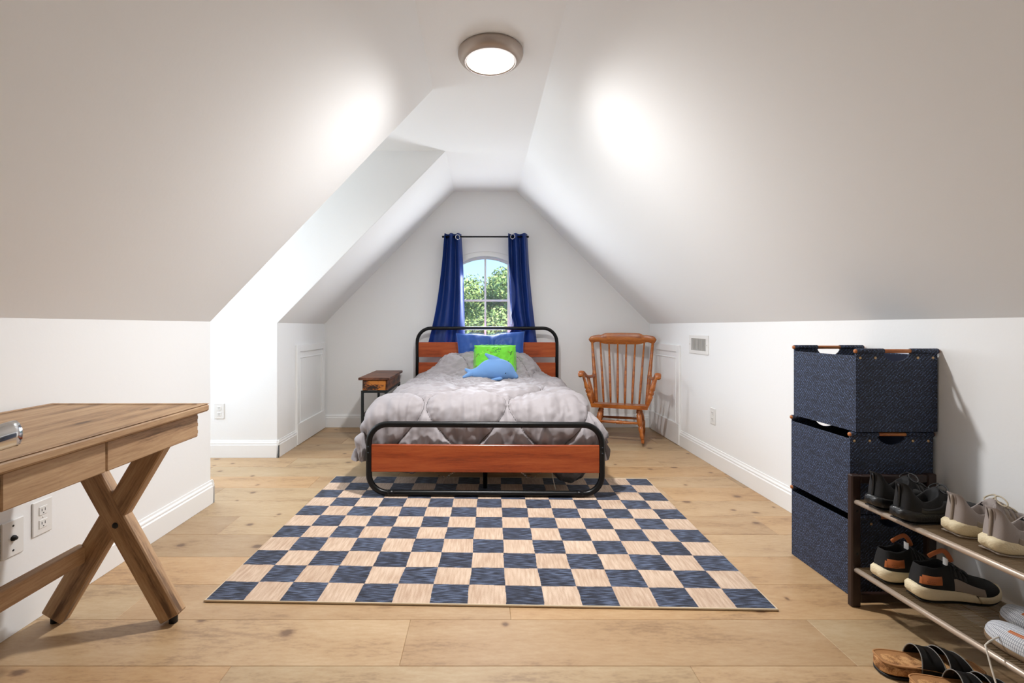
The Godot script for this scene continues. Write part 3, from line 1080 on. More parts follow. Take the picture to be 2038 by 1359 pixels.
func build_dolphin() -> void:
	var at := px(984, 756, 4.2)
	var t := thing("plush_dolphin", "blue plush dolphin lying on the comforter", "plush toy", at, -4.0)
	var field := func(p: Vector3) -> float:
		var d := ell_sdf(p, Vector3(0.012, 0.088, 0), Vector3(0.155, 0.1, 0.09))
		d = smin(d, cap_sdf(p, Vector3(0.1, 0.07, 0), Vector3(0.182, 0.03, 0), 0.055, 0.026), 0.04)
		d = smin(d, cap_sdf(p, Vector3(-0.1, 0.06, 0), Vector3(-0.2, 0.055, 0), 0.06, 0.036), 0.03)
		return d
	part("body", nets(field, Vector3(-0.27, -0.03, -0.12), Vector3(0.24, 0.22, 0.12), 0.0085), M.plush, t)
	var fin := func(p: Vector3) -> float:
		var q := Vector3(p.x, p.y, p.z * 1.6)
		var d := cap_sdf(q, Vector3(-0.01, 0.175, 0), Vector3(-0.075, 0.222, 0), 0.03, 0.008)
		return smin(d, cap_sdf(q, Vector3(0.035, 0.18, 0), Vector3(-0.07, 0.22, 0), 0.016, 0.008), 0.02)
	part("dorsal_fin", nets(fin, Vector3(-0.11, 0.13, -0.04), Vector3(0.08, 0.25, 0.04), 0.006), M.plush, t)
	var fluke := func(p: Vector3) -> float:
		var d := cap_sdf(p, Vector3(-0.19, 0.055, 0), Vector3(-0.262, 0.03, 0.06), 0.032, 0.012)
		return smin(d, cap_sdf(p, Vector3(-0.19, 0.055, 0), Vector3(-0.255, 0.085, -0.045), 0.032, 0.012), 0.02)
	part("tail_fluke", nets(fluke, Vector3(-0.3, -0.01, -0.09), Vector3(-0.13, 0.13, 0.11), 0.007), M.plush, t)
	var flip := func(p: Vector3) -> float:
		return cap_sdf(Vector3(p.x, p.y * 1.5, p.z), Vector3(0.05, 0.03, 0.08), Vector3(-0.05, 0.012, 0.125), 0.024, 0.012)
	part("flipper", nets(flip, Vector3(-0.1, -0.02, 0.03), Vector3(0.1, 0.07, 0.16), 0.006), M.plush, t)
	part("eye", lathe([[0.0, 0.004], [0.004, 0.003], [0.006, 0.0]], 12), M.plush_dark, t, Vector3(0.098, 0.067, 0.074)).rotation = Vector3(PI / 2 - 0.2, 0.35, 0)

func cf_cross(a: float) -> Vector2:
	# across the bed: arc length from the middle -> (distance out, drop)
	var b := 0.585
	var r := 0.14
	var top := 1.28
	if a < b: return Vector2(a, 0.0)
	var f := (a - b) / r
	if f < top: return Vector2(b + r * sin(f), r * (1.0 - cos(f)))
	var rest := a - b - r * top
	return Vector2(b + r * sin(top) + rest * cos(top), r * (1.0 - cos(top)) + rest * sin(top))

func cf_along(t: float) -> Vector2:
	# from the foot hem up and along: arc length -> (distance from the footboard, drop)
	var hem := 0.16
	var r := 0.19
	if t < hem: return Vector2(0.068, r + hem - t)
	var f := (t - hem) / r
	if f < PI / 2: return Vector2(0.068 + r * (1.0 - cos(f)), r * (1.0 - sin(f)))
	return Vector2(0.068 + r + (t - hem - r * PI / 2), 0.0)

func build_comforter() -> void:
	var c := thing("comforter", "puffy quilted grey comforter spread over the bed", "comforter", BED_AT, BED_TURN)
	var NX := 210
	var NT := 250
	var XA := 1.03
	var XB := 0.93
	var TM := 0.16 + 0.19 * PI / 2 + 1.58
	var big := noise(501, 2.2, 2)
	var mid := noise(502, 6.5, 3)
	var fine := noise(503, 13.0, 3)
	var fold := noise(504, 5.0, 2)
	var P := []
	for i in NT + 1:
		var t := TM * i / NT
		var al := cf_along(t)
		var row := PackedVector3Array()
		for j in NX + 1:
			var X := -XA + (XA + XB) * j / NX
			var cr := cf_cross(absf(X))
			var hem_wave := 0.035 * sin(t * 7.0 + (1.0 if X > 0 else 4.0)) * clampf((absf(X) - 0.8) / 0.25, 0, 1)
			var k := 40.0
			var drop := log(exp(k * cr.y) + exp(k * al.y) - 1.0) / k
			var out_ := cr.x + hem_wave + 0.02 * sin(t * 13.0 + X) * clampf((absf(X) - 0.7) / 0.3, 0, 1)
			# the foot end bulges against the footboard
			var y := 0.555 - drop + 0.03 * (1.0 - pow(minf(absf(X) / 0.7, 1.0), 2.0))
			var z := -al.x
			# pillows under the top end
			var lump := 0.0
			for q in [[-0.2, 0.185, 0.3], [0.23, 0.195, 0.27]]:
				lump = maxf(lump, q[1] * exp(-pow((X - q[0]) / q[2], 4.0)) )
			lump *= smoothstep(-1.42, -1.66, z) * (1.0 - 0.35 * smoothstep(-1.72, -1.86, z))
			y += lump
			row.append(Vector3(signf(X) * out_ - 0.02, y, z))
		P.append(row)
	var rows := []
	for i in NT + 1:
		var t := TM * i / NT
		var row := PackedVector3Array()
		for j in NX + 1:
			var X := -XA + (XA + XB) * j / NX
			var du: Vector3 = P[i][mini(j + 1, NX)] - P[i][maxi(j - 1, 0)]
			var dv: Vector3 = P[mini(i + 1, NT)][j] - P[maxi(i - 1, 0)][j]
			var n := du.cross(dv).normalized()
			if n.y < 0 and P[i][j].y > 0.5: n = -n
			# quilting: neighbouring seams swing together and apart
			var near := 9.0
			for k in range(-4, 5):
				var sway := 0.125 * sin(t * TAU / 0.86 - 0.9) * (1.0 if k % 2 == 0 else -1.0)
				near = minf(near, absf(X - k * 0.265 - 0.03 - sway))
			var puff := 0.03 * (1.0 - exp(-near / 0.045)) - 0.012 * exp(-pow(near / 0.007, 2.0))
			var calm := 1.0 - smoothstep(0.62, 0.8, absf(X))
			var pucker := 0.0055 * calm * (0.35 + 0.65 * smoothstep(0.2, 0.45, t)) * exp(-near / 0.06) * sin(t * 88.0 + X * 20.0 + 5.0 * mid.get_noise_2d(X, t))
			var face := clampf((0.42 - t) / 0.2, 0.0, 1.0)
			var flat_top := 1.0 - face
			var upper := smoothstep(0.75, 1.15, t)
			var crumple := 0.011 * (1.0 - absf(fine.get_noise_2d(X * 0.55, t * 1.5)) * 3.2) * upper
			var pleats := 0.012 * (1.0 - absf(fold.get_noise_2d(X * 1.6, t * 0.22)) * 2.6) * (face * 0.9 + 0.45 * smoothstep(0.95, 0.45, t))
			var d := puff * (1.0 - 0.45 * upper) + pucker + 0.028 * big.get_noise_2d(X, t) + 0.012 * mid.get_noise_2d(X, t) + crumple * (0.35 + 0.65 * calm) + pleats * (0.3 + 0.7 * calm)
			row.append(P[i][j] + n * d)
		rows.append(row)
	part("quilt", grid(rows), M.comforter, c)
	# seam threads that lie in the quilting grooves
	for k in range(-2, 3):
		var path := []
		for i in range(0, NT + 1, 2):
			var t := TM * i / NT
			var sway := 0.125 * sin(t * TAU / 0.86 - 0.9) * (1.0 if k % 2 == 0 else -1.0)
			var X := k * 0.265 + 0.03 + sway
			var jf := (X + XA) / (XA + XB) * NX
			var j := clampi(int(jf), 0, NX - 1)
			path.append(rows[i][j].lerp(rows[i][j + 1], jf - j) + Vector3(0, 0.0015, 0.001))
		part("seam", tube(path, 0.0014, 5), M.stitch, c)
	# loose corners that sag below the footboard plank
	part("hanging_corner", sag(0.40, 0.69, 0.24, 0.02, 0.09), M.sheet_gray, c)
	part("hanging_corner", sag(-0.62, -0.36, 0.24, 0.08, 0.05), M.comforter, c)
	var hem := []
	for k in 17:
		var f := k / 16.0
		hem.append(Vector3(0.418 + 0.03 * f * f, 0.22 - 0.21 * f, -0.09 - 0.02 * sin(f * 3.0)))
	part("piping", tube(hem, 0.003, 6), M.thread_white, c)
	# striped top sheet whose edge shows in two swags below the plank
	var s := thing("striped_sheet", "white bed sheet edge with brown stripes sagging below the footboard", "sheet", BED_AT, BED_TURN)
	for q in [[-0.4, -0.12, 0.07], [0.16, 0.42, 0.066]]:
		var st_rows := []
		for i in 9:
			var row := PackedVector3Array()
			for j in 33:
				var f := j / 32.0
				var bow := sin(PI * f)
				row.append(Vector3(lerpf(q[0], q[1], f), 0.24 - (0.24 - q[2]) * bow * (0.8 + 0.2 * i / 8.0) + 0.004 * sin(j * 1.3), -0.055 - 0.012 * i * bow))
			st_rows.append(row)
		part("sheet_edge", grid(st_rows), stripe_material(), s)

func stripe_material() -> StandardMaterial3D:
	if not M.has("stripe"):
		var data := PackedByteArray()
		for y in 8:
			for x in 256:
				var k := (x / 4) % 8
				var c := Color(0.86, 0.84, 0.8)
				if k == 0 or k == 5: c = Color(0.3, 0.24, 0.2)
				elif k == 2: c = Color(0.66, 0.4, 0.28)
				data.append(int(c.r * 255)); data.append(int(c.g * 255)); data.append(int(c.b * 255))
		M.stripe = mat(Color(1, 1, 1), 0.9)
		# uv.y runs along the hem
		var im := Image.create_from_data(256, 8, false, Image.FORMAT_RGB8, data)
		im.rotate_90(CLOCKWISE)
		M.stripe.albedo_texture = ImageTexture.create_from_image(im)
	return M.stripe

func sag(x0: float, x1: float, y0: float, y1: float, deep: float) -> ArrayMesh:
	var n := noise(777, 9.0, 2)
	var rows := []
	for i in 19:
		var f := i / 18.0
		var row := PackedVector3Array()
		for j in 25:
			var g := j / 24.0
			var bow := pow(sin(PI * clampf(g * 0.96 + 0.02, 0, 1)), 0.45)
			var y := lerpf(y0, lerpf(y0, y1, bow), sin(f * PI * 0.5))
			var z := -0.1 - deep * (1.0 - sin(f * PI)) * 0.6 - (0.08 * f if f > 0.5 else 0.0)
			row.append(Vector3(lerpf(x0, x1, g), y, z + 0.03 * n.get_noise_2d(g * 2.0, f) + 0.012 * sin(g * 25.0) * f))
		rows.append(row)
	return grid(rows)

# ------------------------------------------------------------------ curtains
func curtain_mesh(left: Array, right: Array, y0: float, y1: float, folds: float, seed_: int) -> ArrayMesh:
	var n := noise(seed_, 4.0, 2)
	var rows := []
	for i in 61:
		var f := i / 60.0
		var row := PackedVector3Array()
		for j in 81:
			var g := j / 80.0
			var x := lerpf(tab(left, f), tab(right, f), g)
			var wave := cos(g * folds * TAU + 0.6) * (0.034 - 0.008 * f)
			wave += 0.008 * sin(g * folds * TAU * 1.7 + f * 3.0) * f + 0.016 * n.get_noise_2d(g * 0.5, f * 0.5)
			row.append(Vector3(x, lerpf(y0, y1, f), wave))
		rows.append(row)
	return grid(rows)

func build_curtains() -> void:
	var zc := -D3 + 0.085
	var k := 4.955 / 960.0
	var rod_y := 1.05 + (650 - 471) * k
	var rod := thing("curtain_rod", "thin black curtain rod above the arched window", "curtain rod", Vector3(0.042, rod_y, zc))
	part("rod", tube([Vector3(-0.43, 0, 0), Vector3(0.43, 0, 0)], 0.0085, 12), M.black_metal, rod)
	for s: float in [-1.0, 1.0]:
		part("bracket", tube([Vector3(s * 0.4, -0.002, 0), Vector3(s * 0.4, -0.012, -0.03), Vector3(s * 0.4, -0.012, -0.084)], 0.006, 8), M.black_metal, rod)
		part("finial", lathe([[0.0, -0.012], [0.01, -0.009], [0.013, 0.0], [0.01, 0.009], [0.0, 0.012]], 14), M.black_metal, rod, Vector3(s * 0.435, 0, 0))
	var X := func(u: float) -> float: return (u - 958.0) * k
	var y0: float = rod_y + 0.032
	var y1 := 0.76
	var c := thing("curtain", "royal blue grommet curtain left of the window, flaring out behind the headboard", "curtain", Vector3(0, 0, zc), 0.0, "blue window curtains")
	var la := [[0.0, X.call(885)], [0.25, X.call(880)], [0.55, X.call(871)], [0.8, X.call(859)], [1.0, X.call(846)]]
	var lb := [[0.0, X.call(918)], [0.2, X.call(921)], [0.55, X.call(924)], [0.8, X.call(925)], [1.0, X.call(926)]]
	part("panel", curtain_mesh(la, lb, y0, y1, 2.3, 61), M.curtain, c)
	grommet(c, Vector3(X.call(911), rod_y - 0.012, 0.036), 0.5)
	var d := thing("curtain", "royal blue grommet curtain right of the window with its inner edge pulled aside", "curtain", Vector3(0, 0, zc), 0.0, "blue window curtains")
	var ra := [[0.0, X.call(1011)], [0.25, X.call(1012)], [0.5, X.call(1014)], [0.68, X.call(1018)], [0.76, X.call(1022)], [0.82, X.call(1013)], [0.9, X.call(1004)], [1.0, X.call(1000)]]
	var rb := [[0.0, X.call(1050)], [0.25, X.call(1053)], [0.55, X.call(1059)], [0.8, X.call(1066)], [1.0, X.call(1072)]]
	part("panel", curtain_mesh(ra, rb, y0, y1, 2.3, 62), M.curtain, d)
	# the inner edge is doubled back: a lit flap of cloth in front of the panel
	var rows := []
	for i in 31:
		var f := i / 30.0
		var row := PackedVector3Array()
		var y := lerpf(rod_y - 0.28, rod_y - 0.9, f)
		for j in 9:
			var g := j / 8.0
			row.append(Vector3(lerpf(X.call(1012 + 5 * f), X.call(1013 + 5 * f + 15.0 * sin(minf(f * 1.15, 1.0) * PI) * (0.4 + 0.6 * f)), g), y, 0.045 + 0.014 * sin(g * PI) + 0.006 * sin(f * 9.0)))
		rows.append(row)
	part("turned_edge", grid(rows), M.curtain, d)
	grommet(d, Vector3(X.call(1020), rod_y - 0.006, 0.038), -0.5)

func grommet(parent: Node, at: Vector3, turn: float) -> void:
	var path := []
	for k in 24:
		var f := TAU * k / 24.0
		path.append(Vector3(cos(f) * 0.024, sin(f) * 0.024, 0))
	var o := part("grommet", tube(path, 0.0055, 8, true, 0.6), M.chrome, parent, at)
	o.rotation.y = turn

# ------------------------------------------------------------------ nightstand
func build_nightstand() -> void:
	var t := thing("nightstand", "narrow rustic nightstand with black metal legs beside the bed", "nightstand", Vector3(-0.948, 0, -4.26))
	var w := 0.13
	var l := 0.7
	part("table_top", span(Vector3(-0.137, 0.578, -l - 0.01), Vector3(0.137, 0.6, 0.012), 0.003), M.rustic_top, t)
	part("drawer", span(Vector3(-0.103, 0.488, -0.02), Vector3(0.103, 0.574, 0.0), 0.004), M.rustic_drawer, t)
	part("case", span(Vector3(-0.105, 0.485, -l + 0.02), Vector3(0.115, 0.577, -0.021), 0.003), M.rustic_top, t)
	for z: float in [0.0 - 0.012, -l + 0.015]:
		for s: float in [-1.0, 1.0]:
			part("leg", span(Vector3(s * 0.105 - 0.011, 0.0, z - 0.011), Vector3(s * 0.105 + 0.011, 0.484, z + 0.011), 0.002), M.steel_dark, t)
		part("rail", span(Vector3(-0.094, 0.464, z - 0.009), Vector3(0.094, 0.484, z + 0.009), 0.002), M.steel_dark, t)
		part("rail", span(Vector3(-0.094, 0.255, z - 0.009), Vector3(0.094, 0.275, z + 0.009), 0.002), M.steel_dark, t)
	for s: float in [-1.0, 1.0]:
		part("rail", span(Vector3(s * 0.105 - 0.009, 0.464, -l + 0.03), Vector3(s * 0.105 + 0.009, 0.483, -0.025), 0.002), M.steel_dark, t)
		part("rail", span(Vector3(s * 0.105 - 0.009, 0.255, -l + 0.03), Vector3(s * 0.105 + 0.009, 0.275, -0.025), 0.002), M.steel_dark, t)
	part("shelf", span(Vector3(-0.094, 0.262, -l + 0.03), Vector3(0.094, 0.275, -0.024), 0.002), M.rustic_top, t)

# ------------------------------------------------------------------ rocking chair
func build_rocking_chair() -> void:
	var t := thing("rocking_chair", "honey brown wooden rocking chair with spindle back", "chair", Vector3(1.225, 0, -4.3), -19.0)
	var W: Material = M.chair_wood
	# seat: a shaped slab, tilted back
	var rings := []
	for i in 13:
		var f := i / 12.0
		var hw := lerpf(0.252, 0.235, f) * (1.0 if i > 0 and i < 12 else 0.985)
		var y := lerpf(0.352, 0.3, f)
		var ring := PackedVector3Array()
		var z := -0.46 * f
		for j in 11:
			var g := j / 10.0 * 2.0 - 1.0
			ring.append(Vector3(g * hw, y - 0.012 * sin(f * PI) * (1.0 - g * g), z))
		for j in 11:
			var g := 1.0 - j / 10.0 * 2.0
			ring.append(Vector3(g * hw * 0.97, y - 0.034, z - (0.006 if i == 0 else 0.0)))
		rings.append(ring)
	var st := S()
	st.set_smooth_group(-1)
	loft(st, rings, true, true, true)
	part("seat", done(st), W, t)
	var crest_z := -0.56
	# crest rail outline, extruded and bowed
	var half := [Vector2(0, 0.988), Vector2(0.16, 0.986), Vector2(0.185, 0.978), Vector2(0.2, 0.966), Vector2(0.225, 0.968), Vector2(0.27, 0.962), Vector2(0.3, 0.954), Vector2(0.32, 0.94), Vector2(0.326, 0.92), Vector2(0.32, 0.9), Vector2(0.303, 0.885), Vector2(0.282, 0.884), Vector2(0.262, 0.893), Vector2(0.235, 0.897), Vector2(0.205, 0.888), Vector2(0.18, 0.878), Vector2(0.15, 0.874), Vector2(0, 0.872)]
	var rows := [[], []]
	var cs := S()
	var top := []
	var low := []
	for k in 41:
		var x := -0.326 + 0.652 * k / 40.0
		var ax := minf(absf(x), 0.3255)
		var yt := 0.92
		var yb := 0.92
		for q in half.size() - 1:
			var a: Vector2 = half[q]
			var b: Vector2 = half[q + 1]
			if (a.x <= ax and ax <= b.x) or (b.x <= ax and ax <= a.x):
				var y: float = lerpf(a.y, b.y, (ax - a.x) / (b.x - a.x)) if absf(b.x - a.x) > 1e-5 else a.y
				yt = maxf(yt, y) if y > 0.92 else yt
				yb = minf(yb, y) if y <= 0.92 else yb
		top.append(Vector2(x, yt))
		low.append(Vector2(x, yb))
	var cr := []
	for k in 41:
		var bow := crest_z - 0.03 * (1.0 - pow(top[k].x / 0.326, 2.0))
		var a: Vector2 = top[k]
		var b: Vector2 = low[k]
		var tk := 0.011
		cr.append(PackedVector3Array([Vector3(a.x, a.y, bow - tk + 0.003), Vector3(a.x, a.y, bow + tk - 0.003), Vector3(a.x, a.y - 0.003, bow + tk), Vector3(b.x, b.y + 0.003, bow + tk), Vector3(b.x, b.y, bow + tk - 0.003), Vector3(b.x, b.y, bow - tk + 0.003), Vector3(b.x, b.y + 0.003, bow - tk), Vector3(a.x, a.y - 0.003, bow - tk)]))
	loft(cs, cr, true, true, true)
	part("crest_rail", done(cs), W, t)
	for s: float in [-1.0, 1.0]:
		part("back_post", turned(Vector3(s * 0.235, 0.3, -0.42), Vector3(s * 0.292, 0.895, crest_z), [[0.0, 0.014], [0.05, 0.017], [0.4, 0.02], [0.46, 0.021], [0.5, 0.018], [0.8, 0.0145], [1.0, 0.012]]), W, t)
	for k in 6:
		var g := (k + 0.5) / 6.0 * 2.0 - 1.0
		part("spindle", turned(Vector3(g * 0.2, 0.305, -0.43), Vector3(g * 0.255, 0.9, crest_z - 0.03 * (1.0 - g * g * 0.6)), [[0.0, 0.009], [0.15, 0.0115], [0.35, 0.0125], [0.6, 0.0105], [1.0, 0.008]], 10), W, t)
	for s: float in [-1.0, 1.0]:
		# arm: a sawn bar that scrolls at the front
		var arm := []
		var path := [[-0.44, 0.565, 0.262, 0.014], [-0.36, 0.563, 0.275, 0.015], [-0.26, 0.568, 0.292, 0.017], [-0.16, 0.585, 0.307, 0.02], [-0.08, 0.612, 0.318, 0.024], [-0.02, 0.632, 0.325, 0.027], [0.02, 0.636, 0.328, 0.027], [0.045, 0.626, 0.33, 0.024], [0.055, 0.608, 0.331, 0.02]]
		for q in path:
			var ring := PackedVector3Array()
			for j in 12:
				var f := TAU * j / 12.0
				ring.append(Vector3(s * q[2] + cos(f) * q[3], q[1] + sin(f) * 0.0155, q[0]))
			arm.append(ring)
		var ast := S()
		loft(ast, arm, true, true, true)
		var a := part("arm", done(ast), W, t)
		part("arm_post", turned(Vector3(s * 0.24, 0.335, -0.06), Vector3(s * 0.322, 0.625, -0.02), [[0.0, 0.011], [0.06, 0.013], [0.2, 0.018], [0.34, 0.021], [0.37, 0.014], [0.4, 0.021], [0.46, 0.022], [0.5, 0.013], [0.54, 0.02], [0.62, 0.017], [0.72, 0.013], [0.9, 0.012], [1.0, 0.011]], 14), W, t)
		for q in [[-0.19, -0.17], [-0.3, -0.28]]:
			part("arm_spindle", turned(Vector3(s * 0.238, 0.325, q[0]), Vector3(s * 0.297, 0.575, q[1]), [[0.0, 0.008], [0.4, 0.0115], [1.0, 0.0075]], 10), W, t)
		var leg := [[0.0, 0.013], [0.08, 0.016], [0.16, 0.021], [0.19, 0.014], [0.22, 0.022], [0.4, 0.025], [0.54, 0.021], [0.57, 0.013], [0.6, 0.021], [0.68, 0.022], [0.8, 0.015], [0.86, 0.018], [1.0, 0.011]]
		part("leg", turned(Vector3(s * 0.16, 0.325, -0.07), Vector3(s * 0.2, 0.045, -0.015), leg, 14), W, t)
		part("leg", turned(Vector3(s * 0.175, 0.28, -0.36), Vector3(s * 0.212, 0.04, -0.42), leg, 14), W, t)
		var rk := []
		for k in 25:
			var z := 0.045 - 0.7 * k / 24.0
			var y := 0.001 + pow(z + 0.24, 2.0) / 2.3
			var x: float = s * lerpf(0.202, 0.21, k / 24.0)
			var hgt := 0.034 if k > 1 else 0.024
			rk.append(PackedVector3Array([Vector3(x - 0.011, y, z), Vector3(x + 0.011, y, z), Vector3(x + 0.011, y + hgt, z), Vector3(x - 0.011, y + hgt, z)]))
		var rst := S()
		rst.set_smooth_group(-1)
		loft(rst, rk, true, true, true)
		part("rocker", done(rst), W, t)
		part("side_stretcher", turned(Vector3(s * 0.183, 0.16, -0.04), Vector3(s * 0.196, 0.14, -0.395), [[0.0, 0.008], [0.5, 0.013], [1.0, 0.008]], 10), W, t)
	part("front_stretcher", turned(Vector3(-0.18, 0.19, -0.045), Vector3(0.18, 0.19, -0.045), [[0.0, 0.01], [0.2, 0.012], [0.38, 0.014], [0.42, 0.011], [0.45, 0.018], [0.48, 0.013], [0.5, 0.019], [0.52, 0.013], [0.55, 0.018], [0.58, 0.011], [0.62, 0.014], [0.8, 0.012], [1.0, 0.01]], 12), W, t)
	part("rear_stretcher", turned(Vector3(-0.195, 0.17, -0.39), Vector3(0.195, 0.17, -0.39), [[0.0, 0.009], [0.5, 0.013], [1.0, 0.009]], 10), W, t)

# ------------------------------------------------------------------ desk
func build_desk() -> void:
	# own x axis points away from the camera, along the wall
	var t := thing("writing_desk", "weathered brown wooden writing desk with crossed legs along the left wall", "desk", Vector3(-1.3, 0, -1.18), 90.0)
	var D: Material = M.desk
	var far := 0.61
	# own z runs towards +x of the room after the turn: room x = -1.3 + z
	part("desk_top", span(Vector3(-far, 0.738, -0.292), Vector3(far, 0.765, 0.292), 0.006), D, t)
	for s: float in [-1.0, 1.0]:
		part("top_edging", span(Vector3(-far, 0.7652, s * 0.278 - 0.013), Vector3(far, 0.7668, s * 0.278 + 0.013), 0.0008), D, t)
	part("top_edging", span(Vector3(far - 0.03, 0.7652, -0.263), Vector3(far - 0.001, 0.7666, 0.263), 0.0006), D, t)
	part("apron", span(Vector3(-0.575, 0.652, -0.265), Vector3(0.575, 0.737, -0.245), 0.002), D, t)
	for x: float in [-0.565, 0.565]:
		part("apron", span(Vector3(x - 0.01, 0.652, -0.244), Vector3(x + 0.01, 0.737, 0.244), 0.002), D, t)
	for q in [[-0.575, -0.145], [-0.142, 0.147], [0.15, 0.577]]:
		part("drawer_front", span(Vector3(q[0], 0.65, 0.247), Vector3(q[1], 0.734, 0.268), 0.003), D, t)
	for k in 3:
		part("dovetail", span(Vector3(0.57, 0.662 + k * 0.026, 0.255), Vector3(0.5772, 0.674 + k * 0.026, 0.2683), 0.001), D, t)
	part("drawer_floor", span(Vector3(-0.55, 0.656, -0.24), Vector3(0.55, 0.664, 0.244), 0.001), D, t)
	for x: float in [-0.535, 0.535]:
		var o := 0.023 if x > 0 else -0.023
		# two bars cross like an X; each is a plank standing on its foot
		beam("leg", Vector3(x - o * 0.0, 0.022, 0.205), Vector3(x, 0.655, -0.15), 0.045, 0.078, D, t, 0.004, Vector3(1, 0, 0).cross(Vector3(0, 0.633, -0.355)).normalized())
		beam("leg", Vector3(x, 0.022, -0.215), Vector3(x, 0.655, 0.16), 0.043, 0.078, D, t, 0.004, Vector3(1, 0, 0).cross(Vector3(0, 0.633, 0.375)).normalized())
		var bolt := part("bolt", lathe([[0.0, 0.006], [0.008, 0.005], [0.011, 0.0]], 12), M.slot_dark, t, Vector3(x - signf(x) * 0.0225, 0.352, 0.015))
		bolt.rotation.z = signf(x) * PI / 2
		for z: float in [0.205, -0.215]:
			part("foot_pad", tube([Vector3(x, 0.0, z), Vector3(x, 0.03, z)], 0.014, 12), M.slot_dark, t)
	beam("stretcher", Vector3(-0.53, 0.25, -0.11), Vector3(0.53, 0.25, -0.11), 0.035, 0.06, D, t)

# ------------------------------------------------------------------ storage bins
func bin_panel(w: float, h: float, thick: float, cut: float) -> ArrayMesh:
	# upright panel in x,y with a half-round hand hole at its top edge
	var pts := [Vector2(-w / 2, 0), Vector2(w / 2, 0), Vector2(w / 2, h)]
	if cut > 0.0:
		for k in 17:
			var f := -PI * k / 16.0
			pts.append(Vector2(cos(f) * cut, h + sin(f) * cut * 0.8))
	pts.append(Vector2(-w / 2, h))
	return prism(pts, -thick / 2, thick / 2)

func build_bins() -> void:
	var w := 0.318
	var dz := 0.36
	var hgt := 0.314
	var labels := ["navy woven storage bin at the bottom of the stack, behind the shoe rack", "navy woven storage bin in the middle of the stack", "navy woven storage bin on top of the stack"]
	var front := bin_panel(w, hgt - 0.006, 0.006, 0.056)
	var side := box(Vector3(0.006, hgt - 0.028, dz - 0.014), 0.001)
	var liner := box(Vector3(0.002, hgt - 0.032, dz - 0.02), 0.0)
	var bar := tube([Vector3(-w / 2 - 0.004, 0, 0), Vector3(w / 2 + 0.004, 0, 0)], 0.0075, 12)
	var rivet := lathe([[0.0, 0.0022], [0.004, 0.0016], [0.0055, 0.0]], 12)
	var sleeve := tube([Vector3(-0.0525, 0, 0), Vector3(0.0525, 0, 0)], 0.0105, 12)
	for k in 3:
		var t := thing("storage_bin", labels[k], "storage bin", Vector3([1.594, 1.588, 1.591][k], [0.001, 0.3235, 0.646][k], [-2.05, -2.045, -2.03][k]), [0.5, -0.5, 1.0][k], "stacked navy woven bins")
		part("bin_bottom", span(Vector3(-w / 2, 0.0, -dz / 2), Vector3(w / 2, 0.006, dz / 2), 0.001), M.basket, t)
		for s: float in [-1.0, 1.0]:
			var f := part("end_panel", front, M.basket, t, Vector3(0, 0.006, s * (dz / 2 - 0.004)))
			part("side_panel", side, M.basket, t, Vector3(s * (w / 2 - 0.003), (hgt - 0.028) / 2 + 0.006, 0))
			part("liner", liner, M.basket_inside, t, Vector3(s * (w / 2 - 0.0075), (hgt - 0.032) / 2 + 0.006, 0))
			var z: float = s * (dz / 2 - 0.002)
			var b := part("dowel", bar, M.dowel, t, Vector3(0, hgt - 0.004, z))
			for q: float in [-1.0, 1.0]:
				part("sleeve", sleeve, M.basket, b, Vector3(q * 0.1055, 0, 0))
			for q: float in [-0.142, -0.083, 0.083, 0.142]:
				var r := part("rivet", rivet, M.brass, t, Vector3(q, hgt - 0.03, s * (dz / 2 - 0.001)))
				r.rotation.x = s * PI / 2

# ------------------------------------------------------------------ shoe rack
const RACK_AT := Vector3(1.397, 0, -1.815)
const RACK_TURN := 1.8

func build_shoe_rack() -> void:
	# own x runs to the wall, own +z towards the camera
	var t := thing("shoe_rack", "two tier shoe rack with dark wooden ends and pale metal rods", "shoe rack", RACK_AT, RACK_TURN)
	var w := 0.305
	var l := 0.93
	for z in [0.0, l]:
		part("end_post", span(Vector3(-0.012, 0.0, z - 0.012), Vector3(0.024, 0.495, z + 0.012), 0.004), M.rack_wood, t)
		part("end_post", span(Vector3(w - 0.024, 0.0, z - 0.012), Vector3(w + 0.012, 0.495, z + 0.012), 0.004), M.rack_wood, t)
		part("end_rail", span(Vector3(0.0245, 0.462, z - 0.01), Vector3(w - 0.0245, 0.492, z + 0.01), 0.003), M.rack_wood, t)
		part("end_rail", span(Vector3(0.0245, 0.014, z - 0.01), Vector3(w - 0.0245, 0.048, z + 0.01), 0.003), M.rack_wood, t)
	for y: float in [0.146, 0.4]:
		part("shelf_rod", tube([Vector3(0.004, y - 0.005, 0.012), Vector3(0.004, y - 0.005, l - 0.012)], 0.0095, 14), M.rack_rod, t)
		part("shelf_rod", tube([Vector3(w - 0.004, y - 0.005, 0.012), Vector3(w - 0.004, y - 0.005, l - 0.012)], 0.0095, 14), M.rack_rod, t)
		# fine wires laid across, too many to pick apart
		var st := S()
		var n := 150
		for k in n:
			add_box(st, Vector3(w / 2, y + 0.0035, 0.016 + (l - 0.032) * k / (n - 1.0)), Vector3(w - 0.01, 0.0022, 0.0026), 0.0004)
		for q: float in [0.25, 0.5, 0.75]:
			add_box(st, Vector3(w * q, y + 0.0005, l / 2), Vector3(0.004, 0.0025, l - 0.024), 0.0004)
		var o := part("wire_mesh", done(st), M.rack_mesh, t)
		o.set_meta("kind", "stuff")
	for y: float in [0.2, 0.36]:
		var b := part("bolt", lathe([[0.0, 0.002], [0.004, 0.001], [0.005, 0.0]], 10), M.slot_dark, t, Vector3(0.008, y, 0.0122))
		b.rotation.x = PI / 2

func rack_point(p: Vector3) -> Vector3:
	return RACK_AT + Basis(Vector3.UP, deg_to_rad(RACK_TURN)) * p

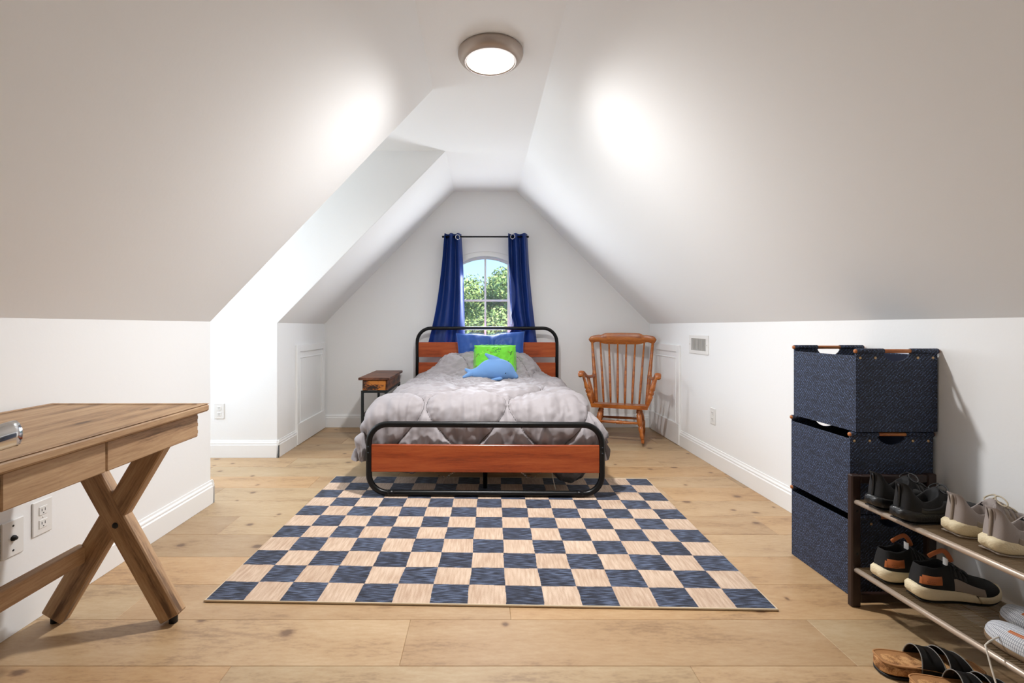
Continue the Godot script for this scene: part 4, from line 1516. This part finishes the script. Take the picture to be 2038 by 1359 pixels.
# ------------------------------------------------------------------ shoes
# Shoes lie along their own x axis, heel at 0, toe at L; y up.
const OUTLINE := [[0.0, 0.012], [0.03, 0.026], [0.1, 0.034], [0.2, 0.036], [0.35, 0.034], [0.48, 0.036], [0.64, 0.046], [0.76, 0.0475], [0.88, 0.041], [0.95, 0.029], [0.985, 0.017], [1.0, 0.006]]

func upper_point(q: Dictionary, s: float, j: float) -> Vector3:
	var w: float = tab(OUTLINE, s) * q.wide
	var base: float = tab(q.top, s) - 0.004
	var hc: float = tab(q.collar, s)
	var hv: float = tab(q.vamp, s)
	# closed section: an arch
	var f := PI * j
	var ca := Vector2(-cos(f) * w * (1.0 - 0.12 * sin(f)), base + hv * pow(maxf(sin(f), 0.0), 0.72))
	# open section: wall up, roll over, lining down
	var op := Vector2.ZERO
	var jj := j if j <= 0.5 else 1.0 - j
	var sgn := -1.0 if j <= 0.5 else 1.0
	if jj < 0.34:
		var g := jj / 0.34
		op = Vector2(w * (1.0 - 0.26 * g * g + 0.06 * sin(g * PI)), base + hc * g)
	elif jj < 0.4:
		var g := (jj - 0.34) / 0.06
		op = Vector2(w * (0.74 - 0.14 * g), base + hc * (1.0 + 0.03 * sin(g * PI)) - 0.003 * g)
	else:
		var g := (jj - 0.4) / 0.1
		op = Vector2(w * 0.6 * (1.0 - g), lerpf(base + hc - 0.003, base + 0.012, minf(g * 2.2, 1.0)))
	op.x *= sgn
	var open: float = 1.0 - smoothstep(q.throat - 0.06, q.throat, s)
	var p := ca.lerp(op, open)
	var rise: float = clampf((p.y - base) / maxf(hc, 0.01), 0.0, 1.2)
	# the back leans; the collar flares at the heel
	var back: float = q.lean * pow(rise, 1.0) * (1.0 - smoothstep(0.0, 0.3, s)) + q.flare * pow(rise, 6.0) * (1.0 - smoothstep(0.0, 0.16, s))
	return Vector3(s * q.L + back, p.y, p.x)

func upper_patch(q: Dictionary, s0: float, s1: float, j0: float, j1: float, lift: float, n := 10, m := 10) -> ArrayMesh:
	var rows := []
	for i in n + 1:
		var row := PackedVector3Array()
		var s := lerpf(s0, s1, float(i) / n)
		for k in m + 1:
			var j := lerpf(j0, j1, float(k) / m)
			var p := upper_point(q, s, j)
			var mid := Vector3(p.x, tab(q.top, s) + 0.02, 0)
			var edge: float = 0.0 if (i == 0 or i == n or k == 0 or k == m) else 1.0
			row.append(p + (p - mid).normalized() * (lift * (0.25 + 0.75 * edge)))
		rows.append(row)
	return grid(rows)

func upper_mesh(q: Dictionary) -> ArrayMesh:
	var rows := []
	for i in 49:
		var s := lerpf(0.012, 0.99, i / 48.0)
		var row := PackedVector3Array()
		for k in 51:
			row.append(upper_point(q, s, k / 50.0))
		rows.append(row)
	var st := S()
	loft(st, rows, false)
	# close the heel seam
	var back: PackedVector3Array = rows[0]
	for k in 18:
		var a := back[k]
		var b := back[k + 1]
		var c := back[50 - k - 1]
		var d := back[50 - k]
		for p in [a, b, c, a, c, d]: st.add_vertex(p)
	return done(st)

func sole_mesh(q: Dictionary, s0: float, s1: float, low: Array, high: Array, bulge: float, n := 34, slant0 := 0.0, slant1 := 0.0) -> ArrayMesh:
	var rings := []
	for i in n + 1:
		var e := i / float(n)
		var s := lerpf(s0, s1, e)
		var w: float = tab(OUTLINE, s) * q.wide
		var y0 := tab(low, s)
		var y1 := tab(high, s)
		var ring := PackedVector3Array()
		for k in 16:
			var f := TAU * (k + 0.5) / 16.0
			var cx := signf(cos(f)) * pow(absf(cos(f)), 0.45)
			var cy := signf(sin(f)) * pow(absf(sin(f)), 0.45)
			var y := (y0 + y1) / 2 + cy * (y1 - y0) / 2
			var out_: float = 1.0 + bulge * (1.0 - cy * cy) + 0.02
			var v := (cy * 0.5 + 0.5)
			var heel_x: float = -q.get("heel_out", 0.0) * (1.0 - smoothstep(0.0, 0.12, s)) * (1.0 - cy * cy * 0.8)
			ring.append(Vector3(s * q.L + heel_x + lerpf(slant0, slant1, e) * (v - 0.5), y, cx * w * out_))
		rings.append(ring)
	var st := S()
	loft(st, rings, true, true, true)
	return done(st)

func lace_bar(q: Dictionary, s: float, tilt: float) -> ArrayMesh:
	var path := []
	for k in 11:
		var j := lerpf(0.3, 0.7, k / 10.0)
		var p := upper_point(q, s + tilt * (k / 10.0 - 0.5), j)
		path.append(p + Vector3(0, 0.004, 0))
	return tube(path, 0.0032, 6, false, 0.6)

func runner(called: String, label: String, group: String, at: Vector3, turn: float, c: Dictionary) -> void:
	var q := {
		"L": 0.285, "wide": 1.0, "throat": 0.46, "lean": 0.012, "flare": -0.012, "heel_out": 0.014,
		"top": [[0.0, 0.036], [0.1, 0.037], [0.3, 0.034], [0.5, 0.03], [0.75, 0.028], [0.9, 0.031], [1.0, 0.036]],
		"collar": [[0.0, 0.098], [0.05, 0.092], [0.11, 0.062], [0.2, 0.042], [0.3, 0.043], [0.4, 0.06], [0.46, 0.075]],
		"vamp": [[0.0, 0.05], [0.4, 0.08], [0.48, 0.078], [0.6, 0.062], [0.72, 0.047], [0.84, 0.036], [0.93, 0.027], [1.0, 0.01]],
	}
	var t := thing(called, label, "shoe", at, turn, group)
	part("upper", upper_mesh(q), c.upper, t)
	part("lining", upper_patch(q, 0.045, 0.42, 0.385, 0.615, 0.0012, 16, 16), M.lining_dark, t)
	var low := [[0.0, 0.014], [0.05, 0.006], [0.12, 0.003], [0.6, 0.003], [0.8, 0.005], [0.92, 0.014], [1.0, 0.028]]
	part("midsole", sole_mesh(q, 0.0, 1.0, low, [[0.0, 0.046], [0.06, 0.05], [0.3, 0.044], [0.5, 0.036], [0.75, 0.034], [0.92, 0.038], [1.0, 0.041]], 0.1), c.sole, t)
	part("outsole", sole_mesh(q, 0.03, 0.97, [[0.0, 0.004], [0.12, 0.0], [0.75, 0.0], [0.9, 0.008], [1.0, 0.022]], [[0.0, 0.012], [0.12, 0.005], [0.75, 0.005], [0.9, 0.014], [1.0, 0.028]], 0.0), c.outsole, t)
	for side in [[0.08, 0.27], [0.73, 0.92]]:
		part("side_cage", upper_patch(q, 0.16, 0.56, minf(side[0], side[1]) - 0.06 if side[0] < 0.5 else 0.83, 0.17 if side[0] < 0.5 else 0.98, 0.0028, 14, 6), c.cage, t)
	for k in 3:
		part("side_stripe", upper_patch(q, 0.5 + k * 0.05, 0.53 + k * 0.05, 0.7, 0.9, 0.003, 3, 8), c.stripe, t)
		part("side_stripe", upper_patch(q, 0.5 + k * 0.05, 0.53 + k * 0.05, 0.1, 0.3, 0.003, 3, 8), c.stripe, t)
	part("tongue", upper_patch(q, 0.44, 0.6, 0.38, 0.62, 0.005, 8, 8), c.upper, t)
	for k in 5:
		part("lace", lace_bar(q, 0.5 + k * 0.038, 0.03 * (1 if k % 2 else -1)), c.lace, t)
	for s: float in [-1.0, 1.0]:
		var path := []
		for k in 21:
			var f := TAU * k / 20.0
			path.append(Vector3(0.142 + 0.006 * sin(f), 0.117 + 0.008 * sin(f) - 0.016 * (1 - cos(f)) * 0.5, s * 0.017 * (1 - cos(f))))
		part("lace", tube(path, 0.0022, 6), c.lace, t)
	var hl := []
	for k in 9:
		var f := k / 8.0
		hl.append(upper_point(q, 0.012, 0.02 + 0.3 * f) * Vector3(1, 1, 0) + Vector3(-0.002, 0, 0))
	part("heel_strip", tube(hl, 0.004, 8), c.cage, t)

func build_shoes() -> void:
	var black := {"upper": M.sock_black, "sole": M.foam_black, "outsole": M.black_rubber, "cage": M.black_gloss, "stripe": M.black_gloss, "lace": M.black_rubber}
	var grey := {"upper": M.knit_grey, "sole": M.foam_cream, "outsole": M.translucent, "cage": M.translucent, "stripe": M.translucent, "lace": M.lace_cream}
	var y_up := 0.4062
	var y_low := 0.1522
	runner("running_shoe", "all black running shoe nearest the bins on the upper rack shelf", "black running shoes on the upper shelf", Vector3(1.385, y_up, -1.712), 4.0, black)
	runner("running_shoe", "all black running shoe next to the grey pair on the upper rack shelf", "black running shoes on the upper shelf", Vector3(1.378, y_up, -1.598), 2.0, black)
	runner("running_shoe", "grey running shoe with cream sole beside the black pair", "grey running shoes on the upper shelf", Vector3(1.452, y_up, -1.495), 0.0, grey)
	runner("running_shoe", "grey running shoe with cream sole at the right picture edge", "grey running shoes on the upper shelf", Vector3(1.448, y_up, -1.378), -1.0, grey)
	pod("high_top_sneaker", "black sneaker with tan loop and cream sole, nearest the bins on the lower shelf", Vector3(1.402, y_low, -1.708), 3.0)
	pod("high_top_sneaker", "black sneaker with tan loop and cream sole, fully visible on the lower shelf", Vector3(1.43, y_low, -1.603), -3.0)
	knit("knit_shoe", "white grid knit slip-on shoe with brown seam along the front rod of the lower shelf", Vector3(1.482, y_low, -1.135), 88.0, true)
	knit("knit_shoe", "white grid knit slip-on shoe at the wall side of the lower shelf", Vector3(1.603, y_low, -1.215), 86.0, false)
	sandal("slide_sandal", "black strapped cork sandal on the floor, the farther one of the pair", Vector3(1.206, 0.001, -1.472), -7.0)
	sandal("slide_sandal", "black strapped cork sandal on the floor, cut off by the lower picture edge", Vector3(1.222, 0.001, -1.365), -9.0)

func pod(called: String, label: String, at: Vector3, turn: float) -> void:
	var q := {
		"L": 0.268, "wide": 0.98, "throat": 0.42, "lean": 0.012, "flare": 0.0, "heel_out": 0.012,
		"top": [[0.0, 0.04], [0.2, 0.042], [0.45, 0.036], [0.6, 0.03], [0.8, 0.027], [1.0, 0.033]],
		"collar": [[0.0, 0.075], [0.06, 0.075], [0.16, 0.07], [0.28, 0.075], [0.36, 0.083], [0.42, 0.085]],
		"vamp": [[0.0, 0.05], [0.34, 0.088], [0.44, 0.082], [0.56, 0.066], [0.7, 0.052], [0.84, 0.042], [0.93, 0.031], [1.0, 0.012]],
	}
	var t := thing(called, label, "shoe", at, turn, "black sneakers with tan loops on the lower shelf")
	part("upper", upper_mesh(q), M.sock_black, t)
	part("lining", upper_patch(q, 0.05, 0.38, 0.39, 0.61, 0.0012, 14, 14), M.lining_dark, t)
	part("rear_midsole", sole_mesh(q, 0.0, 0.63, [[0.0, 0.016], [0.06, 0.006], [0.15, 0.003], [0.63, 0.003]], [[0.0, 0.052], [0.1, 0.054], [0.3, 0.049], [0.5, 0.042], [0.63, 0.038]], 0.14, 26, 0.0, -0.02), M.foam_white, t)
	part("front_midsole", sole_mesh(q, 0.655, 1.0, [[0.65, 0.004], [0.8, 0.006], [0.92, 0.016], [1.0, 0.03]], [[0.65, 0.033], [0.8, 0.034], [0.92, 0.042], [1.0, 0.05]], 0.1, 18, -0.016, 0.0), M.foam_white, t)
	part("outsole", sole_mesh(q, 0.04, 0.97, [[0.0, 0.004], [0.12, 0.0], [0.75, 0.0], [0.9, 0.01], [1.0, 0.024]], [[0.0, 0.012], [0.12, 0.005], [0.75, 0.006], [0.9, 0.018], [1.0, 0.032]], 0.0), M.black_rubber, t)
	part("bridge", upper_patch(q, 0.4, 0.72, 0.86, 0.985, 0.003, 10, 5), M.translucent, t)
	# leather band round the heel with small dark marks
	var band := part("heel_band", upper_patch(q, 0.025, 0.25, 0.775, 0.9, 0.0038, 8, 5), M.leather_tan, t)
	for k in 5:
		part("print_mark", upper_patch(q, 0.06 + k * 0.022, 0.074 + k * 0.022, 0.842, 0.868, 0.0052, 2, 2), M.print_dark, band)
	part("print_mark", upper_patch(q, 0.06, 0.165, 0.876, 0.882, 0.0052, 6, 2), M.print_dark, band)
	part("heel_band", upper_patch(q, 0.014, 0.034, 0.805, 0.9, 0.003, 2, 4), M.leather_tan, t)
	# pull loop arching over the ankle opening
	var path := []
	for k in 15:
		var f := k / 14.0
		path.append(Vector3(0.05 + 0.072 * f, 0.128 + 0.032 * sin(minf(f * 1.5 + 0.35, 1.75)) - 0.05 * pow(maxf(f - 0.55, 0.0) * 1.9, 2.0), 0.004))
	part("pull_loop", tube(path, 0.0042, 8, false, 1.9), M.leather_tan, t)
	part("size_label", span(Vector3(0.098, 0.112, 0.0), Vector3(0.1, 0.136, 0.018), 0.0004), M.plastic_white, t)
	for k in 5:
		part("lace", lace_bar(q, 0.46 + k * 0.035, 0.02 * (1 if k % 2 else -1)), M.black_rubber, t)
	for k in 3:
		part("side_stripe", upper_patch(q, 0.42 + k * 0.05, 0.45 + k * 0.05, 0.68, 0.84, 0.0025, 3, 8), M.black_gloss, t)

func knit(called: String, label: String, at: Vector3, turn: float, lace: bool) -> void:
	var q := {
		"L": 0.28, "wide": 1.02, "throat": 0.4, "lean": 0.008, "flare": 0.0, "heel_out": 0.002,
		"top": [[0.0, 0.018], [0.5, 0.016], [0.9, 0.018], [1.0, 0.02]],
		"collar": [[0.0, 0.06], [0.1, 0.052], [0.25, 0.042], [0.4, 0.052]],
		"vamp": [[0.0, 0.05], [0.38, 0.062], [0.5, 0.058], [0.7, 0.05], [0.85, 0.043], [0.95, 0.032], [1.0, 0.014]],
	}
	var t := thing(called, label, "shoe", at, turn, "white knit shoes on the lower shelf")
	part("upper", upper_mesh(q), M.knit_white, t)
	part("lining", upper_patch(q, 0.05, 0.36, 0.39, 0.61, 0.0012, 14, 14), M.suede, t)
	part("sole", sole_mesh(q, 0.0, 1.0, [[0.0, 0.004], [0.1, 0.0], [0.85, 0.0], [1.0, 0.01]], [[0.0, 0.022], [0.5, 0.02], [1.0, 0.024]], 0.04), M.suede, t)
	part("side_panel", upper_patch(q, 0.2, 0.86, 0.86, 0.98, 0.002, 16, 6), M.suede, t)
	var seam := []
	for k in 19:
		var s := lerpf(0.4, 0.98, k / 18.0)
		seam.append(upper_point(q, s, 0.8) + Vector3(0, 0.001, 0.0015))
	part("seam", tube(seam, 0.0016, 5), M.leather_tan, t)
	part("woven_tag", upper_patch(q, 0.56, 0.72, 0.26, 0.33, 0.002, 5, 3), M.leather_tan, t)
	if lace:
		var path := []
		for k in 25:
			var f := k / 24.0
			path.append(Vector3(0.21 - 0.22 * f, lerpf(0.032, -0.148, clampf((f - 0.16) * 2.2, 0.0, 1.0)) + 0.003 * sin(f * 14.0), -0.045 - 0.06 * minf(f * 6.0, 1.0) - 0.03 * sin(f * PI * 0.8)))
		part("loose_lace", tube(path, 0.0022, 6), M.thread_white, t)

func sandal(called: String, label: String, at: Vector3, turn: float) -> void:
	var q := {"L": 0.285, "wide": 1.12}
	var t := thing(called, label, "sandal", at, turn, "cork sandals on the floor")
	part("outsole", sole_mesh(q, 0.0, 1.0, [[0.0, 0.002], [0.06, 0.0], [0.85, 0.0], [1.0, 0.005]], [[0.0, 0.009], [0.85, 0.008], [1.0, 0.013]], 0.0), M.black_rubber, t)
	part("cork_sole", sole_mesh(q, 0.004, 0.996, [[0.0, 0.009], [0.85, 0.008], [1.0, 0.012]], [[0.0, 0.04], [0.2, 0.038], [0.5, 0.033], [0.8, 0.026], [1.0, 0.03]], 0.01), M.cork, t)
	# footbed: dished, with a raised rim
	var rows := []
	for i in 31:
		var s := lerpf(0.025, 0.975, i / 30.0)
		var w: float = tab(OUTLINE, s) * q.wide * 0.94
		var y := tab([[0.0, 0.042], [0.2, 0.04], [0.5, 0.035], [0.8, 0.028], [1.0, 0.032]], s)
		var row := PackedVector3Array()
		for j in 17:
			var g := j / 16.0 * 2.0 - 1.0
			var dish := 0.007 * (1.0 - g * g) * smoothstep(0.0, 0.12, s) * (1.0 - smoothstep(0.86, 1.0, s))
			var arch := 0.006 * exp(-pow((s - 0.42) / 0.12, 2.0)) * clampf(g, 0.0, 1.0)
			row.append(Vector3(s * q.L, y - dish + arch + 0.0015, g * w))
		rows.append(row)
	part("footbed", grid(rows), M.footbed, t)
	var rim := []
	for k in 48:
		var f := TAU * k / 48.0
		var s := 0.5 - 0.487 * cos(f)
		var w: float = tab(OUTLINE, s) * q.wide * 0.97 * (1.0 if f < PI else -1.0)
		rim.append(Vector3(s * q.L, tab([[0.0, 0.043], [0.2, 0.041], [0.5, 0.036], [0.8, 0.029], [1.0, 0.033]], s), w))
	part("rim", tube(rim, 0.0026, 6, true), M.footbed, t)
	for q2 in [[0.34, 0.56, 0.074, 0.066], [0.58, 0.82, 0.07, 0.052]]:
		var sr := []
		for i in 9:
			var e := i / 8.0
			var row := PackedVector3Array()
			for j in 25:
				var f := PI * j / 24.0
				var s: float = lerpf(q2[0], q2[1], e) + 0.035 * sin(f) * (1.0 if e < 0.5 else -0.4)
				var w: float = tab(OUTLINE, s) * q.wide + 0.002
				var top: float = lerpf(q2[2], q2[3], e)
				row.append(Vector3(s * q.L, 0.016 + (top - 0.006) * pow(sin(f), 0.7) if j > 0 and j < 24 else 0.014, -cos(f) * w))
			sr.append(row)
		var strap := part("strap", grid(sr), M.strap_black, t)
		for e in [0, 8]:
			var edge := []
			for p in sr[e]: edge.append(p)
			part("strap_edge", tube(edge, 0.0016, 5), M.edge_pale, strap)

# ------------------------------------------------------------------ outdoors
func build_outside() -> void:
	struct("ground", span(Vector3(-60, -3.6, -90), Vector3(60, -3.4, 30), 0.01), mat(Color(0.3, 0.42, 0.16), 0.95), "lawn outside the house")
	var leaf := mat(Color(1, 1, 1), 0.7)
	leaf.vertex_color_use_as_albedo = true
	leaf.backlight_enabled = true
	leaf.backlight = Color(0.25, 0.32, 0.1)
	M.leaf = leaf
	M.bark = mat(Color(0.3, 0.25, 0.2), 0.95)
	tree(Vector3(0.2, -3.4, -11.5), 4.8, 1.6, 4, "low dense tree filling the lower panes of the window")
	tree(Vector3(0.7, -3.4, -15.0), 6.2, 1.9, 1, "leafy green tree in the middle of the window view")
	tree(Vector3(1.5, -3.4, -19.0), 6.5, 1.8, 3, "leafy tree at the right of the window view")
	tree(Vector3(-0.7, -3.4, -24.0), 6.6, 2.6, 2, "smaller leafy tree at the left of the window view")
	tree(Vector3(0.6, -3.4, -30.5), 6.7, 3.4, 5, "distant wide tree behind all the others")

func tree(at: Vector3, high: float, radius: float, seed_: int, label: String) -> void:
	var t := thing("garden_tree", label, "tree", at, 0.0, "trees outside the window")
	var r := RandomNumberGenerator.new()
	r.seed = 600 + seed_
	part("trunk", tube([Vector3(0, 0, 0), Vector3(0.05, high * 0.3, 0.03), Vector3(-0.03, high * 0.6, 0), Vector3(0, high * 0.85, 0)], [0.2, 0.16, 0.11, 0.04], 9), M.bark, t)
	var blobs := []
	for k in 34:
		var f := r.randf() * TAU
		var y := r.randf_range(0.32, 0.93)
		var spread := radius * sqrt(maxf(0.0, 1.0 - pow((y - 0.5) / 0.48, 2.0))) * sqrt(r.randf())
		blobs.append([Vector3(cos(f) * spread, y * high, sin(f) * spread), r.randf_range(0.16, 0.3) * radius])
	var verts := PackedVector3Array()
	var norms := PackedVector3Array()
	var cols := PackedColorArray()
	for b in blobs:
		var tone := r.randf_range(0.75, 1.2)
		for k in 560:
			var d := Vector3(r.randfn(), r.randfn(), r.randfn()).normalized()
			var p: Vector3 = b[0] + d * b[1] * r.randf_range(0.55, 1.12)
			var n := (d + Vector3(r.randfn(), r.randfn(), r.randfn()) * 0.5).normalized()
			var side := n.cross(Vector3(r.randfn(), r.randfn(), r.randfn())).normalized()
			var up := n.cross(side)
			var s := r.randf_range(0.04, 0.08)
			var g := tone * r.randf_range(0.75, 1.25)
			var c := Color(0.22 * g, 0.34 * g, 0.12 * g)
			if r.randf() < 0.25: c = Color(0.34 * g, 0.45 * g, 0.18 * g)
			var q := [p - side * s * 0.5, p + up * s, p + side * s * 0.5, p - up * s]
			for i in [0, 1, 2, 0, 2, 3]:
				verts.append(q[i]); norms.append(n); cols.append(c)
	var arrays := []
	arrays.resize(Mesh.ARRAY_MAX)
	arrays[Mesh.ARRAY_VERTEX] = verts
	arrays[Mesh.ARRAY_NORMAL] = norms
	arrays[Mesh.ARRAY_COLOR] = cols
	var m := ArrayMesh.new()
	m.add_surface_from_arrays(Mesh.PRIMITIVE_TRIANGLES, arrays)
	var o := part("foliage", m, M.leaf, t)
	o.set_meta("kind", "stuff")
